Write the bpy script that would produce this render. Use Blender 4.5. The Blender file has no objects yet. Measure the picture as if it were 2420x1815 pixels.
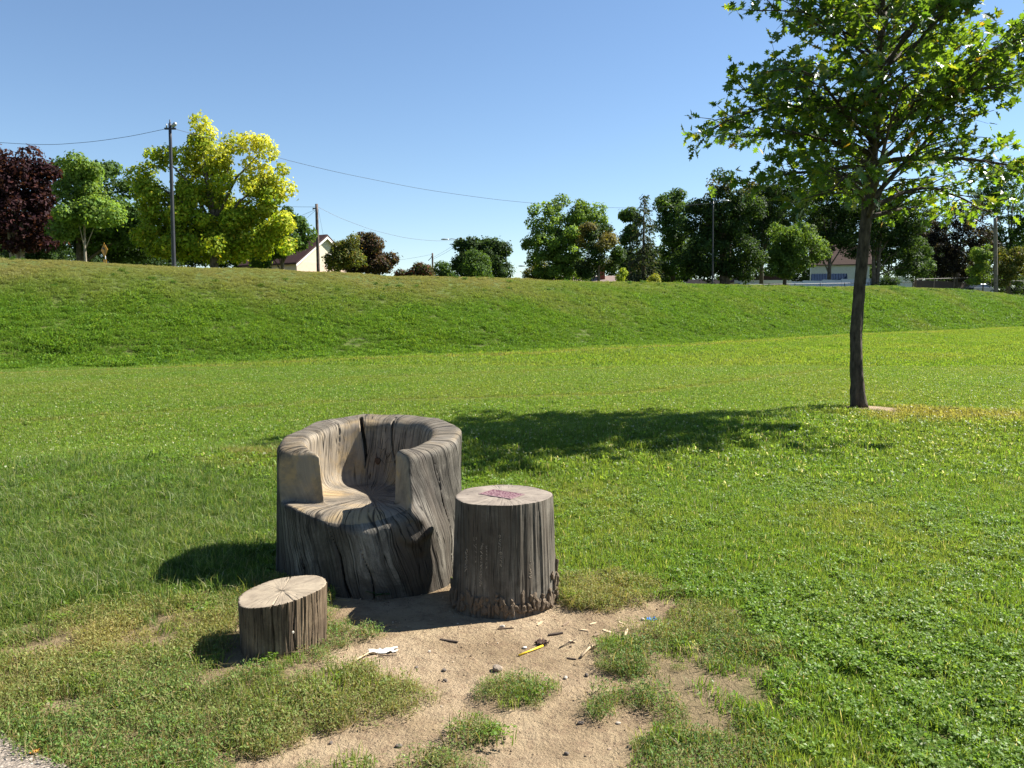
import bpy, bmesh, math, random
import numpy as np
from mathutils import Vector, Matrix

# ------------------------------------------------------------------ camera, sky, sun, exposure
R = math.radians
random.seed(11)
rng = np.random.default_rng(11)
scene = bpy.context.scene
COL = scene.collection
EYE, PITCH, FPX = 1.6, R(5.0), 1957.0            # eye height, downward tilt, focal length in photo pixels

cam_data = bpy.data.cameras.new("camera")
cam_data.sensor_fit = 'HORIZONTAL'
cam_data.sensor_width = 36.0
cam_data.lens = FPX / 2420.0 * 36.0
cam_data.clip_end = 3000.0
cam = bpy.data.objects.new("camera", cam_data)
cam.location = (0, 0, EYE)
cam.rotation_euler = (R(90) - PITCH, 0, 0)
COL.objects.link(cam)
scene.camera = cam

SUN_AZ, SUN_EL = R(68.5), R(44.5)                # clockwise from +Y, above the horizon
SUN_DIR = Vector((math.sin(SUN_AZ) * math.cos(SUN_EL), math.cos(SUN_AZ) * math.cos(SUN_EL), math.sin(SUN_EL)))
world = bpy.data.worlds.new("World")
scene.world = world
world.use_nodes = True
wn = world.node_tree
sky = wn.nodes.new('ShaderNodeTexSky')
sky.sky_type = 'NISHITA'
sky.sun_disc = False
sky.sun_elevation = SUN_EL
sky.sun_rotation = SUN_AZ
sky.altitude = 200
sky.air_density = 1.0
sky.dust_density = 0.0
sky.ozone_density = 4.0
wn.nodes['Background'].inputs['Strength'].default_value = 0.052
wn.links.new(sky.outputs[0], wn.nodes['Background'].inputs['Color'])

sun_data = bpy.data.lights.new("sun", 'SUN')
sun_data.energy = 5.0
sun_data.angle = R(0.53)
sun_data.color = (1.0, 0.965, 0.90)
sun = bpy.data.objects.new("sun", sun_data)
sun.rotation_euler = SUN_DIR.to_track_quat('Z', 'Y').to_euler()
sun.location = SUN_DIR * 60
COL.objects.link(sun)

scene.view_settings.view_transform = 'Standard'
scene.view_settings.look = 'None'
scene.view_settings.gamma = 1.0
scene.view_settings.exposure = 1.6
scene.view_settings.use_curve_mapping = False
scene.render.engine = 'CYCLES'
scene.cycles.max_bounces = 8
scene.cycles.transparent_max_bounces = 8
scene.cycles.use_denoising = True

# ------------------------------------------------------------------ survey helpers: photo pixel -> place
def ray(px, py):
    u, v = (px - 1210.0) / FPX, (py - 907.5) / FPX
    return np.array([u, math.cos(PITCH) - v * math.sin(PITCH), -math.sin(PITCH) - v * math.cos(PITCH)])
def at(px, py, Y):
    d = ray(px, py)
    return Vector(np.array([0, 0, EYE]) + d * (Y / d[1]))
def spot(px, py):                                  # where that ray meets the level ground
    d = ray(px, py)
    t = EYE / -d[2]
    return (d[0] * t, d[1] * t)

# ------------------------------------------------------------------ mesh helpers
def mesh_np(name, V, F=None, loops=None, totals=None):
    V = np.asarray(V, np.float32)
    me = bpy.data.meshes.new(name)
    if F is not None:
        F = np.asarray(F, np.int32)
        loops = F.ravel(); totals = np.full(len(F), F.shape[1], np.int32)
    else:
        loops = np.asarray(loops, np.int32); totals = np.asarray(totals, np.int32)
    me.vertices.add(len(V)); me.vertices.foreach_set('co', V.ravel())
    if len(totals):
        me.loops.add(len(loops)); me.loops.foreach_set('vertex_index', loops)
        me.polygons.add(len(totals))
        starts = np.concatenate([[0], np.cumsum(totals)[:-1]]).astype(np.int32)
        me.polygons.foreach_set('loop_start', starts)
        me.polygons.foreach_set('loop_total', totals)
    me.update(calc_edges=True)
    return me
def fattr(me, name, vals, typ='FLOAT', dom='POINT'):
    a = me.attributes.new(name, typ, dom)
    vals = np.asarray(vals)
    if typ == 'FLOAT_COLOR':
        if vals.shape[1] == 3: vals = np.hstack([vals, np.ones((len(vals), 1))])
        a.data.foreach_set('color', vals.astype(np.float32).ravel())
    elif typ == 'FLOAT_VECTOR':
        a.data.foreach_set('vector', vals.astype(np.float32).ravel())
    elif typ == 'INT':
        a.data.foreach_set('value', vals.astype(np.int32).ravel())
    else:
        a.data.foreach_set('value', vals.astype(np.float32).ravel())
def link(name, me, mat=None, parent=None, smooth=False):
    o = bpy.data.objects.new(name, me)
    COL.objects.link(o)
    if mat is not None and me is not None and len(me.materials) == 0: me.materials.append(mat)
    if parent is not None: o.parent = parent
    if smooth and me is not None: me.polygons.foreach_set('use_smooth', np.ones(len(me.polygons), bool))
    return o
def tag(o, label=None, cat=None, group=None, kind=None):
    if label: o['label'] = label
    if cat: o['category'] = cat
    if group: o['group'] = group
    if kind: o['kind'] = kind
    return o
def empty(name, loc, rz=0.0):
    o = bpy.data.objects.new(name, None)
    o.empty_display_size = 0.1
    o.location = loc; o.rotation_euler = (0, 0, rz)
    COL.objects.link(o)
    return o

class MB:
    """collects boxes, tubes and prisms into one mesh"""
    def __init__(s): s.v = []; s.f = []
    def add(s, v, f):
        b = len(s.v); s.v += [tuple(p) for p in v]; s.f += [tuple(i + b for i in q) for q in f]; return s
    def box(s, x0, x1, y0, y1, z0, z1):
        return s.add([(x0, y0, z0), (x1, y0, z0), (x1, y1, z0), (x0, y1, z0), (x0, y0, z1), (x1, y0, z1), (x1, y1, z1), (x0, y1, z1)],
                     [(0, 3, 2, 1), (4, 5, 6, 7), (0, 1, 5, 4), (1, 2, 6, 5), (2, 3, 7, 6), (3, 0, 4, 7)])
    def prism(s, poly, y0, y1):                    # polygon in x,z pulled along y
        n = len(poly)
        v = [(x, y0, z) for x, z in poly] + [(x, y1, z) for x, z in poly]
        f = [tuple(range(n)), tuple(range(2 * n - 1, n - 1, -1))] + [(i, i + n, (i + 1) % n + n, (i + 1) % n) for i in range(n)]
        return s.add(v, f)
    def tube(s, pts, rad, sides=8, cap=True):
        pts = [Vector(p) for p in pts]; n = len(pts)
        if not hasattr(rad, '__len__'): rad = [rad] * n
        up = None; v = []; f = []
        for i, p in enumerate(pts):
            t = (pts[min(i + 1, n - 1)] - pts[max(i - 1, 0)]).normalized()
            if up is None: up = t.orthogonal().normalized()
            up = (up - t * up.dot(t)); up = up.normalized() if up.length > 1e-6 else t.orthogonal().normalized()
            w = t.cross(up)
            for k in range(sides):
                a = 2 * math.pi * k / sides
                v.append(p + (up * math.cos(a) + w * math.sin(a)) * rad[i])
        for i in range(n - 1):
            for k in range(sides):
                a, b = i * sides + k, i * sides + (k + 1) % sides
                f.append((a, b, b + sides, a + sides))
        if cap:
            f.append(tuple(range(sides - 1, -1, -1))); f.append(tuple(range((n - 1) * sides, n * sides)))
        return s.add(v, f)
    def build(s, name, mat, parent=None, smooth=False, bevel=0.0):
        me = bpy.data.meshes.new(name)
        me.from_pydata(s.v, [], s.f); me.update()
        if bevel > 0:
            bm = bmesh.new(); bm.from_mesh(me)
            bmesh.ops.bevel(bm, geom=[e for e in bm.edges], offset=bevel, segments=2, affect='EDGES', profile=0.7)
            bm.to_mesh(me); bm.free()
        return link(name, me, mat, parent, smooth)

# ------------------------------------------------------------------ materials
def new_mat(name):
    m = bpy.data.materials.new(name); m.use_nodes = True
    nt = m.node_tree
    b = nt.nodes['Principled BSDF']
    return m, nt, b
def N(nt, typ, **kw):
    n = nt.nodes.new(typ)
    for k, v in kw.items():
        if k.startswith('i_'):
            key = k[2:]
            key = int(key) if key.isdigit() else key.replace('_', ' ')
            n.inputs[key].default_value = v
        else: setattr(n, k, v)
    return n
def L(nt, a, b): nt.links.new(a, b)
def mathn(nt, op, a, b=None, clamp=False):
    n = nt.nodes.new('ShaderNodeMath'); n.operation = op; n.use_clamp = clamp
    for i, x in enumerate((a, b)):
        if x is None: continue
        if isinstance(x, (int, float)): n.inputs[i].default_value = x
        else: L(nt, x, n.inputs[i])
    return n.outputs[0]
def ramp(nt, fac, stops):
    n = nt.nodes.new('ShaderNodeValToRGB'); cr = n.color_ramp
    while len(cr.elements) < len(stops): cr.elements.new(0.5)
    for e, (p, c) in zip(cr.elements, stops):
        e.position = p
        e.color = (c[0], c[1], c[2], 1) if hasattr(c, '__len__') else (c, c, c, 1)
    if fac is not None: L(nt, fac, n.inputs[0])
    return n.outputs[0]
def mixc(nt, fac, a, b, mode='MIX'):
    n = nt.nodes.new('ShaderNodeMix'); n.data_type = 'RGBA'; n.blend_type = mode
    for sock, x in ((n.inputs[0], fac), (n.inputs[6], a), (n.inputs[7], b)):
        if isinstance(x, (int, float)): sock.default_value = x
        elif isinstance(x, tuple): sock.default_value = (x[0], x[1], x[2], 1)
        else: L(nt, x, sock)
    return n.outputs[2]
def noise(nt, vec=None, scale=5.0, detail=3.0, rough=0.55, dist=0.0):
    n = nt.nodes.new('ShaderNodeTexNoise')
    n.inputs['Scale'].default_value = scale; n.inputs['Detail'].default_value = detail
    n.inputs['Roughness'].default_value = rough; n.inputs['Distortion'].default_value = dist
    if vec is not None: L(nt, vec, n.inputs['Vector'])
    return n.outputs[0]
def world_pos(nt): return N(nt, 'ShaderNodeNewGeometry').outputs['Position']
def obj_pos(nt): return N(nt, 'ShaderNodeTexCoord').outputs['Object']
def attr(nt, name, typ='GEOMETRY'):
    n = nt.nodes.new('ShaderNodeAttribute'); n.attribute_name = name; n.attribute_type = typ
    return n
def bump(nt, bsdf, height, strength=0.4, dist=0.02):
    n = N(nt, 'ShaderNodeBump'); n.inputs['Strength'].default_value = strength; n.inputs['Distance'].default_value = dist
    L(nt, height, n.inputs['Height']); L(nt, n.outputs[0], bsdf.inputs['Normal'])
def plain(name, col, rough=0.7, var=0.25, scale=6.0, metal=0.0, bmp=0.15, spec=0.3):
    m, nt, b = new_mat(name)
    n = noise(nt, obj_pos(nt), scale, 5.0)
    lo = tuple(c * (1 - var) for c in col); hi = tuple(min(1, c * (1 + var)) for c in col)
    L(nt, ramp(nt, n, [(0.25, lo), (0.75, hi)]), b.inputs['Base Color'])
    b.inputs['Roughness'].default_value = rough; b.inputs['Metallic'].default_value = metal
    b.inputs['Specular IOR Level'].default_value = spec
    if bmp: bump(nt, b, noise(nt, obj_pos(nt), scale * 6, 4.0), bmp, 0.01)
    return m
def leafy(name, translucent=0.35, rough=0.55, spec=0.25, gain=(1.0, 1.0, 0.6)):
    """blades and leaves: colour from the leaf's own 'col' attribute, light shining through"""
    m, nt, b = new_mat(name)
    c = attr(nt, 'col').outputs['Color']
    L(nt, c, b.inputs['Base Color'])
    b.inputs['Roughness'].default_value = rough; b.inputs['Specular IOR Level'].default_value = spec
    t = N(nt, 'ShaderNodeBsdfTranslucent')
    L(nt, mixc(nt, 1.0, c, gain, 'MULTIPLY'), t.inputs['Color'])
    mx = N(nt, 'ShaderNodeMixShader'); mx.inputs[0].default_value = translucent
    L(nt, b.outputs[0], mx.inputs[1]); L(nt, t.outputs[0], mx.inputs[2])
    L(nt, mx.outputs[0], nt.nodes['Material Output'].inputs['Surface'])
    return m

# ------------------------------------------------------------------ the lie of the land
def sm(a, b, x):
    t = np.clip((x - a) / (b - a), 0, 1); return t * t * (3 - 2 * t)
_bx = np.array([-300, -60, -13.4, -6.9, -.15, 7.8, 14, 22.2, 51, 110, 400.])
_by = np.array([-150, -8, 21.7, 26.3, 31.0, 39.5, 46, 55.5, 83, 125, 330.])
_gx = np.linspace(-300, 400, 2801)
_gy = np.interp(_gx, _bx, _by)
_k = np.hanning(41); _k /= _k.sum()
_gy = np.convolve(np.pad(_gy, 20, mode='edge'), _k, 'valid')
_gs = np.gradient(_gy, _gx)
def bank_s(x, y):                                   # metres up the bank from its foot (negative: on the playing field)
    g = np.interp(x, _gx, _gy); s = np.interp(x, _gx, _gs)
    return (y - g) / np.sqrt(1 + s * s)
_HX = np.array([-60, -19.5, -12, -6, -1, 6, 14, 22, 30, 40, 52, 66, 120.])
_HY = np.array([3.33, 3.5, 3.38, 3.22, 3.36, 3.44, 3.55, 3.71, 3.77, 4.17, 4.11, 3.51, 2.94])
def vnoise(x, y, seed=0):
    r = np.random.default_rng(seed); o = np.zeros(np.broadcast(x, y).shape)
    for k in range(7):
        a = r.uniform(0, 6.28); f = r.uniform(0.6, 1.9); p = r.uniform(0, 6.28)
        o = o + np.sin((x * math.cos(a) + y * math.sin(a)) * f * 2.2 + p)
    return o / 7 * 1.4
def hz(x, y):
    x = np.asarray(x, float); y = np.asarray(y, float)
    s = bank_s(x, y)
    H = np.interp(x, _HX, _HY)
    t = np.clip(s / 12.0, 0, 1)
    prof = np.where(t < 0.12, t * t / 0.24 * 1.16, 0)         # soft foot, straight flank, rounded crest
    prof = sm(0, 1, t) * 0.55 + 0.45 * t * (2 - t) * sm(0, 0.2, t)
    z = H * prof - 0.006 * np.clip(s - 14, 0, 120)
    yc = np.interp(x, [-30, -6, -2.6, -1, 2.5, 5.2, 12, 30], [6, 7.4, 8.4, 9.4, 10.8, 12.0, 11.0, 10])   # little bank in front of the field
    b = sm(yc - 3.0, yc - 0.15, y) * (1 - sm(yc - 0.1, yc + 1.6, y) * 0.55)
    z = z + 0.16 * b
    z = z + 0.014 * vnoise(x * 1.2, y * 1.2, 3) * sm(2.5, 5, y) + 0.05 * vnoise(x * 0.16, y * 0.16, 4) * sm(9, 20, y)
    z = z + 0.05 * vnoise(x * 0.5, y * 0.5, 5) * sm(0.5, 4, s)
    tx, ty = 5.08, 12.05                                        # mound round the oak's foot
    z = z + 0.07 * np.exp(-((x - tx) ** 2 + (y - ty) ** 2) / 0.8)
    return z

def poly_sd(x, y, P):                               # signed distance to a polygon, negative inside
    P = np.asarray(P, float); d = np.full(x.shape, 1e9); ins = np.zeros(x.shape, bool)
    for (x0, y0), (x1, y1) in zip(P, np.roll(P, -1, 0)):
        ex, ey = x1 - x0, y1 - y0
        t = np.clip(((x - x0) * ex + (y - y0) * ey) / (ex * ex + ey * ey + 1e-12), 0, 1)
        d = np.minimum(d, (x - x0 - t * ex) ** 2 + (y - y0 - t * ey) ** 2)
        c = ((y0 > y) != (y1 > y)) & (x < ex * (y - y0) / (ey + 1e-12) + x0)
        ins ^= c
    return np.where(ins, -1, 1) * np.sqrt(d)
DIRT = [spot(*p) for p in [(775, 1560), (700, 1552), (745, 1580), (880, 1572), (1000, 1618), (1035, 1648), (985, 1685), (860, 1700), (740, 1735), (640, 1775),
        (540, 1815), (520, 1900), (1500, 1900), (1470, 1790), (1480, 1735), (1545, 1700), (1600, 1708), (1560, 1668), (1450, 1672), (1400, 1640), (1470, 1615),
        (1570, 1590), (1600, 1560), (1570, 1525), (1510, 1498), (1420, 1490), (1530, 1468), (1610, 1442), (1560, 1420), (1440, 1435), (1330, 1425), (1200, 1380), (1000, 1360), (780, 1400)]]
ISLES = [(1490, 1550, 105, 42), (1225, 1632, 95, 34), (1400, 1672, 42, 16), (1130, 1735, 55, 30), (790, 1812, 85, 14), (1040, 1806, 95, 16), (825, 1500, 62, 26), (1250, 1640, 50, 26)]
BARE = [(140, 1662, 62, 26), (380, 1722, 34, 14), (575, 1478, 40, 16), (120, 1530, 60, 14), (1640, 1425, 60, 14), (760, 1745, 60, 14)]
def ell(x, y, spec):
    px, py, rx, ry = spec
    c = spot(px, py); e = spot(px + rx, py)[0] - c[0]; f = abs(spot(px, py - ry)[1] - spot(px, py + ry)[1]) / 2
    return np.sqrt(((x - c[0]) / e) ** 2 + ((y - c[1]) / f) ** 2)
def fine(x, y, seed): return vnoise(x * 4, y * 4, seed) * 0.6 + vnoise(x * 10, y * 10, seed + 1) * 0.4
def dirt_mask(x, y):                                # 1 where the soil is bare
    near = (y < 7.5) & (y > -1) & (np.abs(x) < 5)
    m = np.zeros(x.shape)
    xx, yy = x[near], y[near]
    w = fine(xx, yy, 20)
    d = poly_sd(xx, yy, DIRT) + 0.06 * w
    k = 1 - sm(-0.05, 0.07, d)
    for e in ISLES: k = k * sm(0.8, 1.15, ell(xx, yy, e) + 0.25 * w)
    for e in BARE: k = np.maximum(k, 1 - sm(0.7, 1.15, ell(xx, yy, e) + 0.3 * w))
    m[near] = k
    r = np.hypot(x - 5.15, (y - 11.8)) + 0.2 * vnoise(x * 3, y * 3, 31)
    m = np.maximum(m, (1 - sm(0.22, 0.8, r)) * 0.75)
    return m
KNOT = [[spot(*p) for p in [(-200, 1520), (0, 1490), (150, 1450), (350, 1425), (560, 1430), (800, 1400), (900, 1560), (1060, 1640), (1000, 1720), (700, 1900), (-400, 1900)]],
        [spot(*p) for p in [(1310, 1400), (1400, 1370), (1560, 1390), (1700, 1440), (1790, 1560), (1760, 1700), (1720, 1900), (1400, 1900), (1350, 1600)]],
        [spot(*p) for p in [(700, 1360), (1400, 1360), (1500, 1900), (500, 1900)]]]
def knot_mask(x, y):
    d = np.full(x.shape, 9.0)
    for P in KNOT: d = np.minimum(d, poly_sd(x, y, P))
    return 1 - sm(-0.1, 0.22, d + 0.16 * fine(x, y, 40))
PA, PB = np.array(spot(0, 1733)), np.array(spot(168, 1815))    # edge of the paved path
_pd = (PB - PA) / np.linalg.norm(PB - PA); _pn = np.array([_pd[1], -_pd[0]])
if _pn[0] > 0: _pn = -_pn
def path_d(x, y): return (x - PA[0]) * _pn[0] + (y - PA[1]) * _pn[1]      # positive on the path

# chair, table and footstool stumps (centre x, y, radius)
CH, TB, FS = (-0.90, 5.16), (-0.05, 4.535), (-1.108, 3.885)
TREE = (5.08, 12.05)

# ------------------------------------------------------------------ ground sheet
def make_ground():
    n = 470
    u = np.linspace(-1, 1, n)
    gx = 2.3 * np.sinh(6.4 * u) / 1.0
    gy = 4.2 + 2.3 * np.sinh(6.4 * u)
    gy = gy[gy > -260]
    X, Y = np.meshgrid(gx, gy)
    Z = hz(X, Y)
    dm = dirt_mask(X.ravel(), Y.ravel())
    Z = Z - 0.018 * dm.reshape(Z.shape) + 0.006 * dm.reshape(Z.shape) * fine(X, Y, 50)
    pdist = path_d(X, Y)
    Z = Z - 0.05 * sm(0.0, 0.06, pdist) * (1 - sm(1.7, 1.8, pdist))
    V = np.stack([X.ravel(), Y.ravel(), Z.ravel()], 1)
    h, w = X.shape
    i = np.arange(h * w).reshape(h, w)
    F = np.stack([i[:-1, :-1].ravel(), i[:-1, 1:].ravel(), i[1:, 1:].ravel(), i[1:, :-1].ravel()], 1)
    me = mesh_np('ground', V, F)
    fattr(me, 'dirt', dm)
    nb = (np.abs(X.ravel()) < 6) & (Y.ravel() > 0) & (Y.ravel() < 8); kk = np.zeros(len(dm)); kk[nb] = knot_mask(X.ravel()[nb], Y.ravel()[nb])
    fattr(me, 'worn', kk)
    m, nt, b = new_mat('ground_soil_and_turf')
    P = world_pos(nt)
    n1 = noise(nt, P, 3.0, 6.0, 0.6); n2 = noise(nt, P, 28.0, 6.0, 0.65); n3 = noise(nt, P, 0.35, 4.0)
    soil = ramp(nt, n1, [(0.3, (0.17, 0.118, 0.068)), (0.52, (0.275, 0.202, 0.12)), (0.72, (0.355, 0.272, 0.165))])
    soil = mixc(nt, ramp(nt, noise(nt, P, 1.1, 5.0, 0.6, 0.4), [(0.45, 0.0), (0.62, 0.55)]), soil, (0.42, 0.32, 0.21))
    soil = mixc(nt, ramp(nt, n2, [(0.36, 0.55), (0.5, 0.0)]), soil, (0.17, 0.11, 0.07))
    turf = ramp(nt, n3, [(0.3, (0.05, 0.085, 0.018)), (0.7, (0.085, 0.12, 0.022))])
    thatch = mixc(nt, ramp(nt, n2, [(0.45, 0.0), (0.62, 0.6)]), turf, (0.13, 0.10, 0.05))
    thatch = mixc(nt, mathn(nt, 'MULTIPLY', attr(nt, 'worn').outputs['Fac'], 0.9), thatch, mixc(nt, n2, (0.11, 0.08, 0.045), (0.30, 0.22, 0.13)))
    d = attr(nt, 'dirt').outputs['Fac']
    dd = mathn(nt, 'ADD', d, mathn(nt, 'MULTIPLY', mathn(nt, 'SUBTRACT', n2, 0.5), 0.9))
    L(nt, mixc(nt, ramp(nt, dd, [(0.3, 0.0), (0.6, 1.0)]), thatch, soil), b.inputs['Base Color'])
    b.inputs['Roughness'].default_value = 0.95; b.inputs['Specular IOR Level'].default_value = 0.1
    hgt = mathn(nt, 'ADD', noise(nt, P, 60.0, 5.0, 0.7), mathn(nt, 'MULTIPLY', noise(nt, P, 9.0, 4.0), 1.6))
    bump(nt, b, hgt, 0.9, 0.03)
    o = link('ground', me, m, smooth=True)
    tag(o, 'grassy park ground with a bare soil patch and a raised bank', kind='structure')
make_ground()

def make_path():
    a, c = PA - _pd * 4.0, PB + _pd * 4.0
    pts = []
    for k in range(33):
        p = a + (c - a) * k / 32
        j = 0.018 * math.sin(k * 2.1) + 0.012 * math.sin(k * 5.3)
        pts.append(p + _pn * j)
    b = MB(); v = []
    for p in pts:
        q = p + _pn * 1.7
        v += [(p[0], p[1], -0.08), (p[0], p[1], 0.004), (p[0] + _pn[0] * .02, p[1] + _pn[1] * .02, 0.012), (q[0], q[1], 0.012), (q[0], q[1], -0.08)]
    f = []
    for k in range(32):
        for j in range(4): f.append((k * 5 + j, k * 5 + j + 1, k * 5 + 6 + j, k * 5 + 5 + j))
    b.add(v, f)
    m, nt, bs = new_mat('path_exposed_aggregate')
    P = world_pos(nt)
    vo = N(nt, 'ShaderNodeTexVoronoi'); vo.inputs['Scale'].default_value = 95.0; L(nt, P, vo.inputs['Vector'])
    cell = N(nt, 'ShaderNodeSeparateColor'); L(nt, vo.outputs['Color'], cell.inputs[0])
    c1 = ramp(nt, cell.outputs[0], [(0.0, (0.136, 0.112, 0.088)), (0.5, (0.231, 0.190, 0.150)), (0.85, (0.313, 0.258, 0.204)), (1.0, (0.408, 0.354, 0.286))])
    L(nt, mixc(nt, ramp(nt, vo.outputs['Distance'], [(0.3, 0.0), (0.7, 0.8)]), c1, (0.170, 0.136, 0.105)), bs.inputs['Base Color'])
    bs.inputs['Roughness'].default_value = 0.9
    bump(nt, bs, mathn(nt, 'MULTIPLY', vo.outputs['Distance'], -1.0), 0.7, 0.006)
    o = b.build('path', m)
    tag(o, 'paved path with a pebbly surface in the grass corner', kind='structure')
make_path()

# ------------------------------------------------------------------ grass, clover and weeds
def jitter_cols(n, stops, spread=0.18):
    """random leaf colours drawn from a list of (weight, rgb)"""
    w = np.array([s[0] for s in stops], float); w /= w.sum()
    c = np.array([s[1] for s in stops])[rng.choice(len(stops), n, p=w)]
    return np.clip(c * rng.uniform(1 - spread, 1 + spread, (n, 1)) * rng.uniform(0.93, 1.07, (n, 3)), 0, 1)
def blades(n, rad, h0, h1, w0, w1, cols, lean=0.9, sigma=None):
    a = rng.uniform(0, 6.283, n); r = rad * np.sqrt(rng.uniform(0, 1, n))
    bx, by = r * np.cos(a), r * np.sin(a)
    h = rng.uniform(h0, h1, n); w = rng.uniform(w0, w1, n)
    la = rng.uniform(0, 6.283, n); ln = np.abs(rng.normal(0, 0.5, n)) * lean
    fa = rng.uniform(0, 6.283, n)
    dx, dy = np.cos(fa) * w / 2, np.sin(fa) * w / 2
    lx, ly = np.cos(la) * ln * h, np.sin(la) * ln * h
    P = np.zeros((n, 5, 3))
    P[:, 0] = np.stack([bx - dx, by - dy, np.full(n, -0.01)], 1); P[:, 1] = np.stack([bx + dx, by + dy, np.full(n, -0.01)], 1)
    P[:, 2] = np.stack([bx + lx * .35 - dx * .8, by + ly * .35 - dy * .8, h * .58], 1); P[:, 3] = np.stack([bx + lx * .35 + dx * .8, by + ly * .35 + dy * .8, h * .58], 1)
    P[:, 4] = np.stack([bx + lx, by + ly, h * np.clip(1.05 - 0.3 * ln, .45, 1)], 1)
    o = np.arange(n)[:, None] * 5
    loops = np.concatenate([o + [0, 1, 3, 2], o + [2, 3, 4]], 1).ravel()
    tot = np.tile([4, 3], n)
    return P.reshape(-1, 3), loops, tot, np.repeat(cols, 5, 0)
def leaflets(n, rad, z0, z1, s0, s1, cols, tilt=0.6, aspect=0.8, clump=0):
    a = rng.uniform(0, 6.283, n); r = rad * np.sqrt(rng.uniform(0, 1, n))
    c = np.stack([r * np.cos(a), r * np.sin(a), rng.uniform(z0, z1, n)], 1)
    if clump:
        k = n // clump; cc = c[:k].repeat(clump, 0); n = len(cc)
        ph = np.tile(np.arange(clump) * 6.283 / clump, k) + rng.uniform(0, 6.283, k).repeat(clump)
        c = cc
        s = rng.uniform(s0, s1, k).repeat(clump)
    else:
        ph = rng.uniform(0, 6.283, n); s = rng.uniform(s0, s1, n)
    cols = cols[:n]
    el = rng.normal(0.1, tilt, n)
    d = np.stack([np.cos(ph) * np.cos(el), np.sin(ph) * np.cos(el), np.sin(el)], 1)
    sd = np.stack([-np.sin(ph), np.cos(ph), rng.normal(0, 0.35, n)], 1)
    P = np.zeros((n, 4, 3))
    P[:, 0] = c; P[:, 2] = c + d * s[:, None]
    mid = c + d * s[:, None] * 0.55
    P[:, 1] = mid + sd * (s * aspect / 2)[:, None]; P[:, 3] = mid - sd * (s * aspect / 2)[:, None]
    P[:, [1, 3], 2] += (s * 0.12)[:, None]
    o = np.arange(n)[:, None] * 4
    return P.reshape(-1, 3), (o + [0, 1, 2, 3]).ravel(), np.full(n, 4), np.repeat(cols, 4, 0)
def patch(name, pieces, mat):
    V, Lo, T, C = [], [], [], []; b = 0
    for v, l, t, c in pieces:
        V.append(v); Lo.append(l + b); T.append(t); C.append(c); b += len(v)
    me = mesh_np(name, np.concatenate(V), None, np.concatenate(Lo), np.concatenate(T))
    fattr(me, 'col', np.concatenate(C), 'FLOAT_COLOR')
    me.materials.append(mat)
    return bpy.data.objects.new(name, me)

def turf_mat(name, translucent, dry_col, gain=(1.3, 1.25, 0.6), spec=0.2, rough=0.48):
    m, nt, b = new_mat(name)
    c = attr(nt, 'col').outputs['Color']
    dry = attr(nt, 'dry', 'INSTANCER').outputs['Fac']
    P = world_pos(nt)
    big = noise(nt, P, 0.22, 3.0); mid = noise(nt, P, 1.4, 3.0)
    c = mixc(nt, ramp(nt, big, [(0.35, 0.0), (0.68, 0.55)]), c, mixc(nt, 1.0, c, (1.18, 1.06, 0.9), 'MULTIPLY'))
    c = mixc(nt, ramp(nt, mid, [(0.36, 0.45), (0.55, 0.0)]), c, mixc(nt, 1.0, c, (0.80, 0.90, 0.85), 'MULTIPLY'))
    c = mixc(nt, dry, c, dry_col)
    L(nt, c, b.inputs['Base Color'])
    b.inputs['Roughness'].default_value = rough; b.inputs['Specular IOR Level'].default_value = spec
    t = N(nt, 'ShaderNodeBsdfTranslucent'); L(nt, mixc(nt, 1.0, c, gain, 'MULTIPLY'), t.inputs['Color'])
    mx = N(nt, 'ShaderNodeMixShader'); mx.inputs[0].default_value = translucent
    L(nt, b.outputs[0], mx.inputs[1]); L(nt, t.outputs[0], mx.inputs[2])
    L(nt, mx.outputs[0], nt.nodes['Material Output'].inputs['Surface'])
    return m
M_GRASS = turf_mat('grass_blade', 0.5, (0.30, 0.25, 0.09))
M_KNOT = turf_mat('knotweed_leaf', 0.38, (0.36, 0.28, 0.10), spec=0.12, rough=0.55)
M_WEED = turf_mat('bank_weed_leaf', 0.42, (0.26, 0.215, 0.10), spec=0.08)

G_LAWN = [(5, (0.129, 0.209, 0.034)), (3, (0.161, 0.244, 0.041)), (2, (0.088, 0.157, 0.028)), (1.0, (0.229, 0.274, 0.074)), (0.5, (0.456, 0.409, 0.281))]
G_LUSH = [(5, (0.093, 0.163, 0.034)), (3, (0.123, 0.199, 0.038)), (2, (0.062, 0.116, 0.029)), (0.8, (0.227, 0.249, 0.095))]
G_CLOV = [(5, (0.114, 0.209, 0.028)), (3, (0.140, 0.244, 0.033)), (2, (0.179, 0.278, 0.048)), (.3, (0.438, 0.458, 0.326))]
G_KNOT = [(5, (0.103, 0.181, 0.045)), (3, (0.148, 0.220, 0.059)), (2, (0.062, 0.127, 0.036)), (1.3, (0.237, 0.253, 0.090)), (0.9, (0.207, 0.161, 0.072))]
G_FIELD = [(5, (0.148, 0.244, 0.033)), (3, (0.185, 0.278, 0.042)), (2, (0.072, 0.149, 0.021)), (0.8, (0.215, 0.249, 0.059))]
G_BANK = [(5, (0.095, 0.184, 0.023)), (3, (0.134, 0.237, 0.028)), (2, (0.061, 0.127, 0.020)), (1, (0.190, 0.248, 0.049))]

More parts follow.
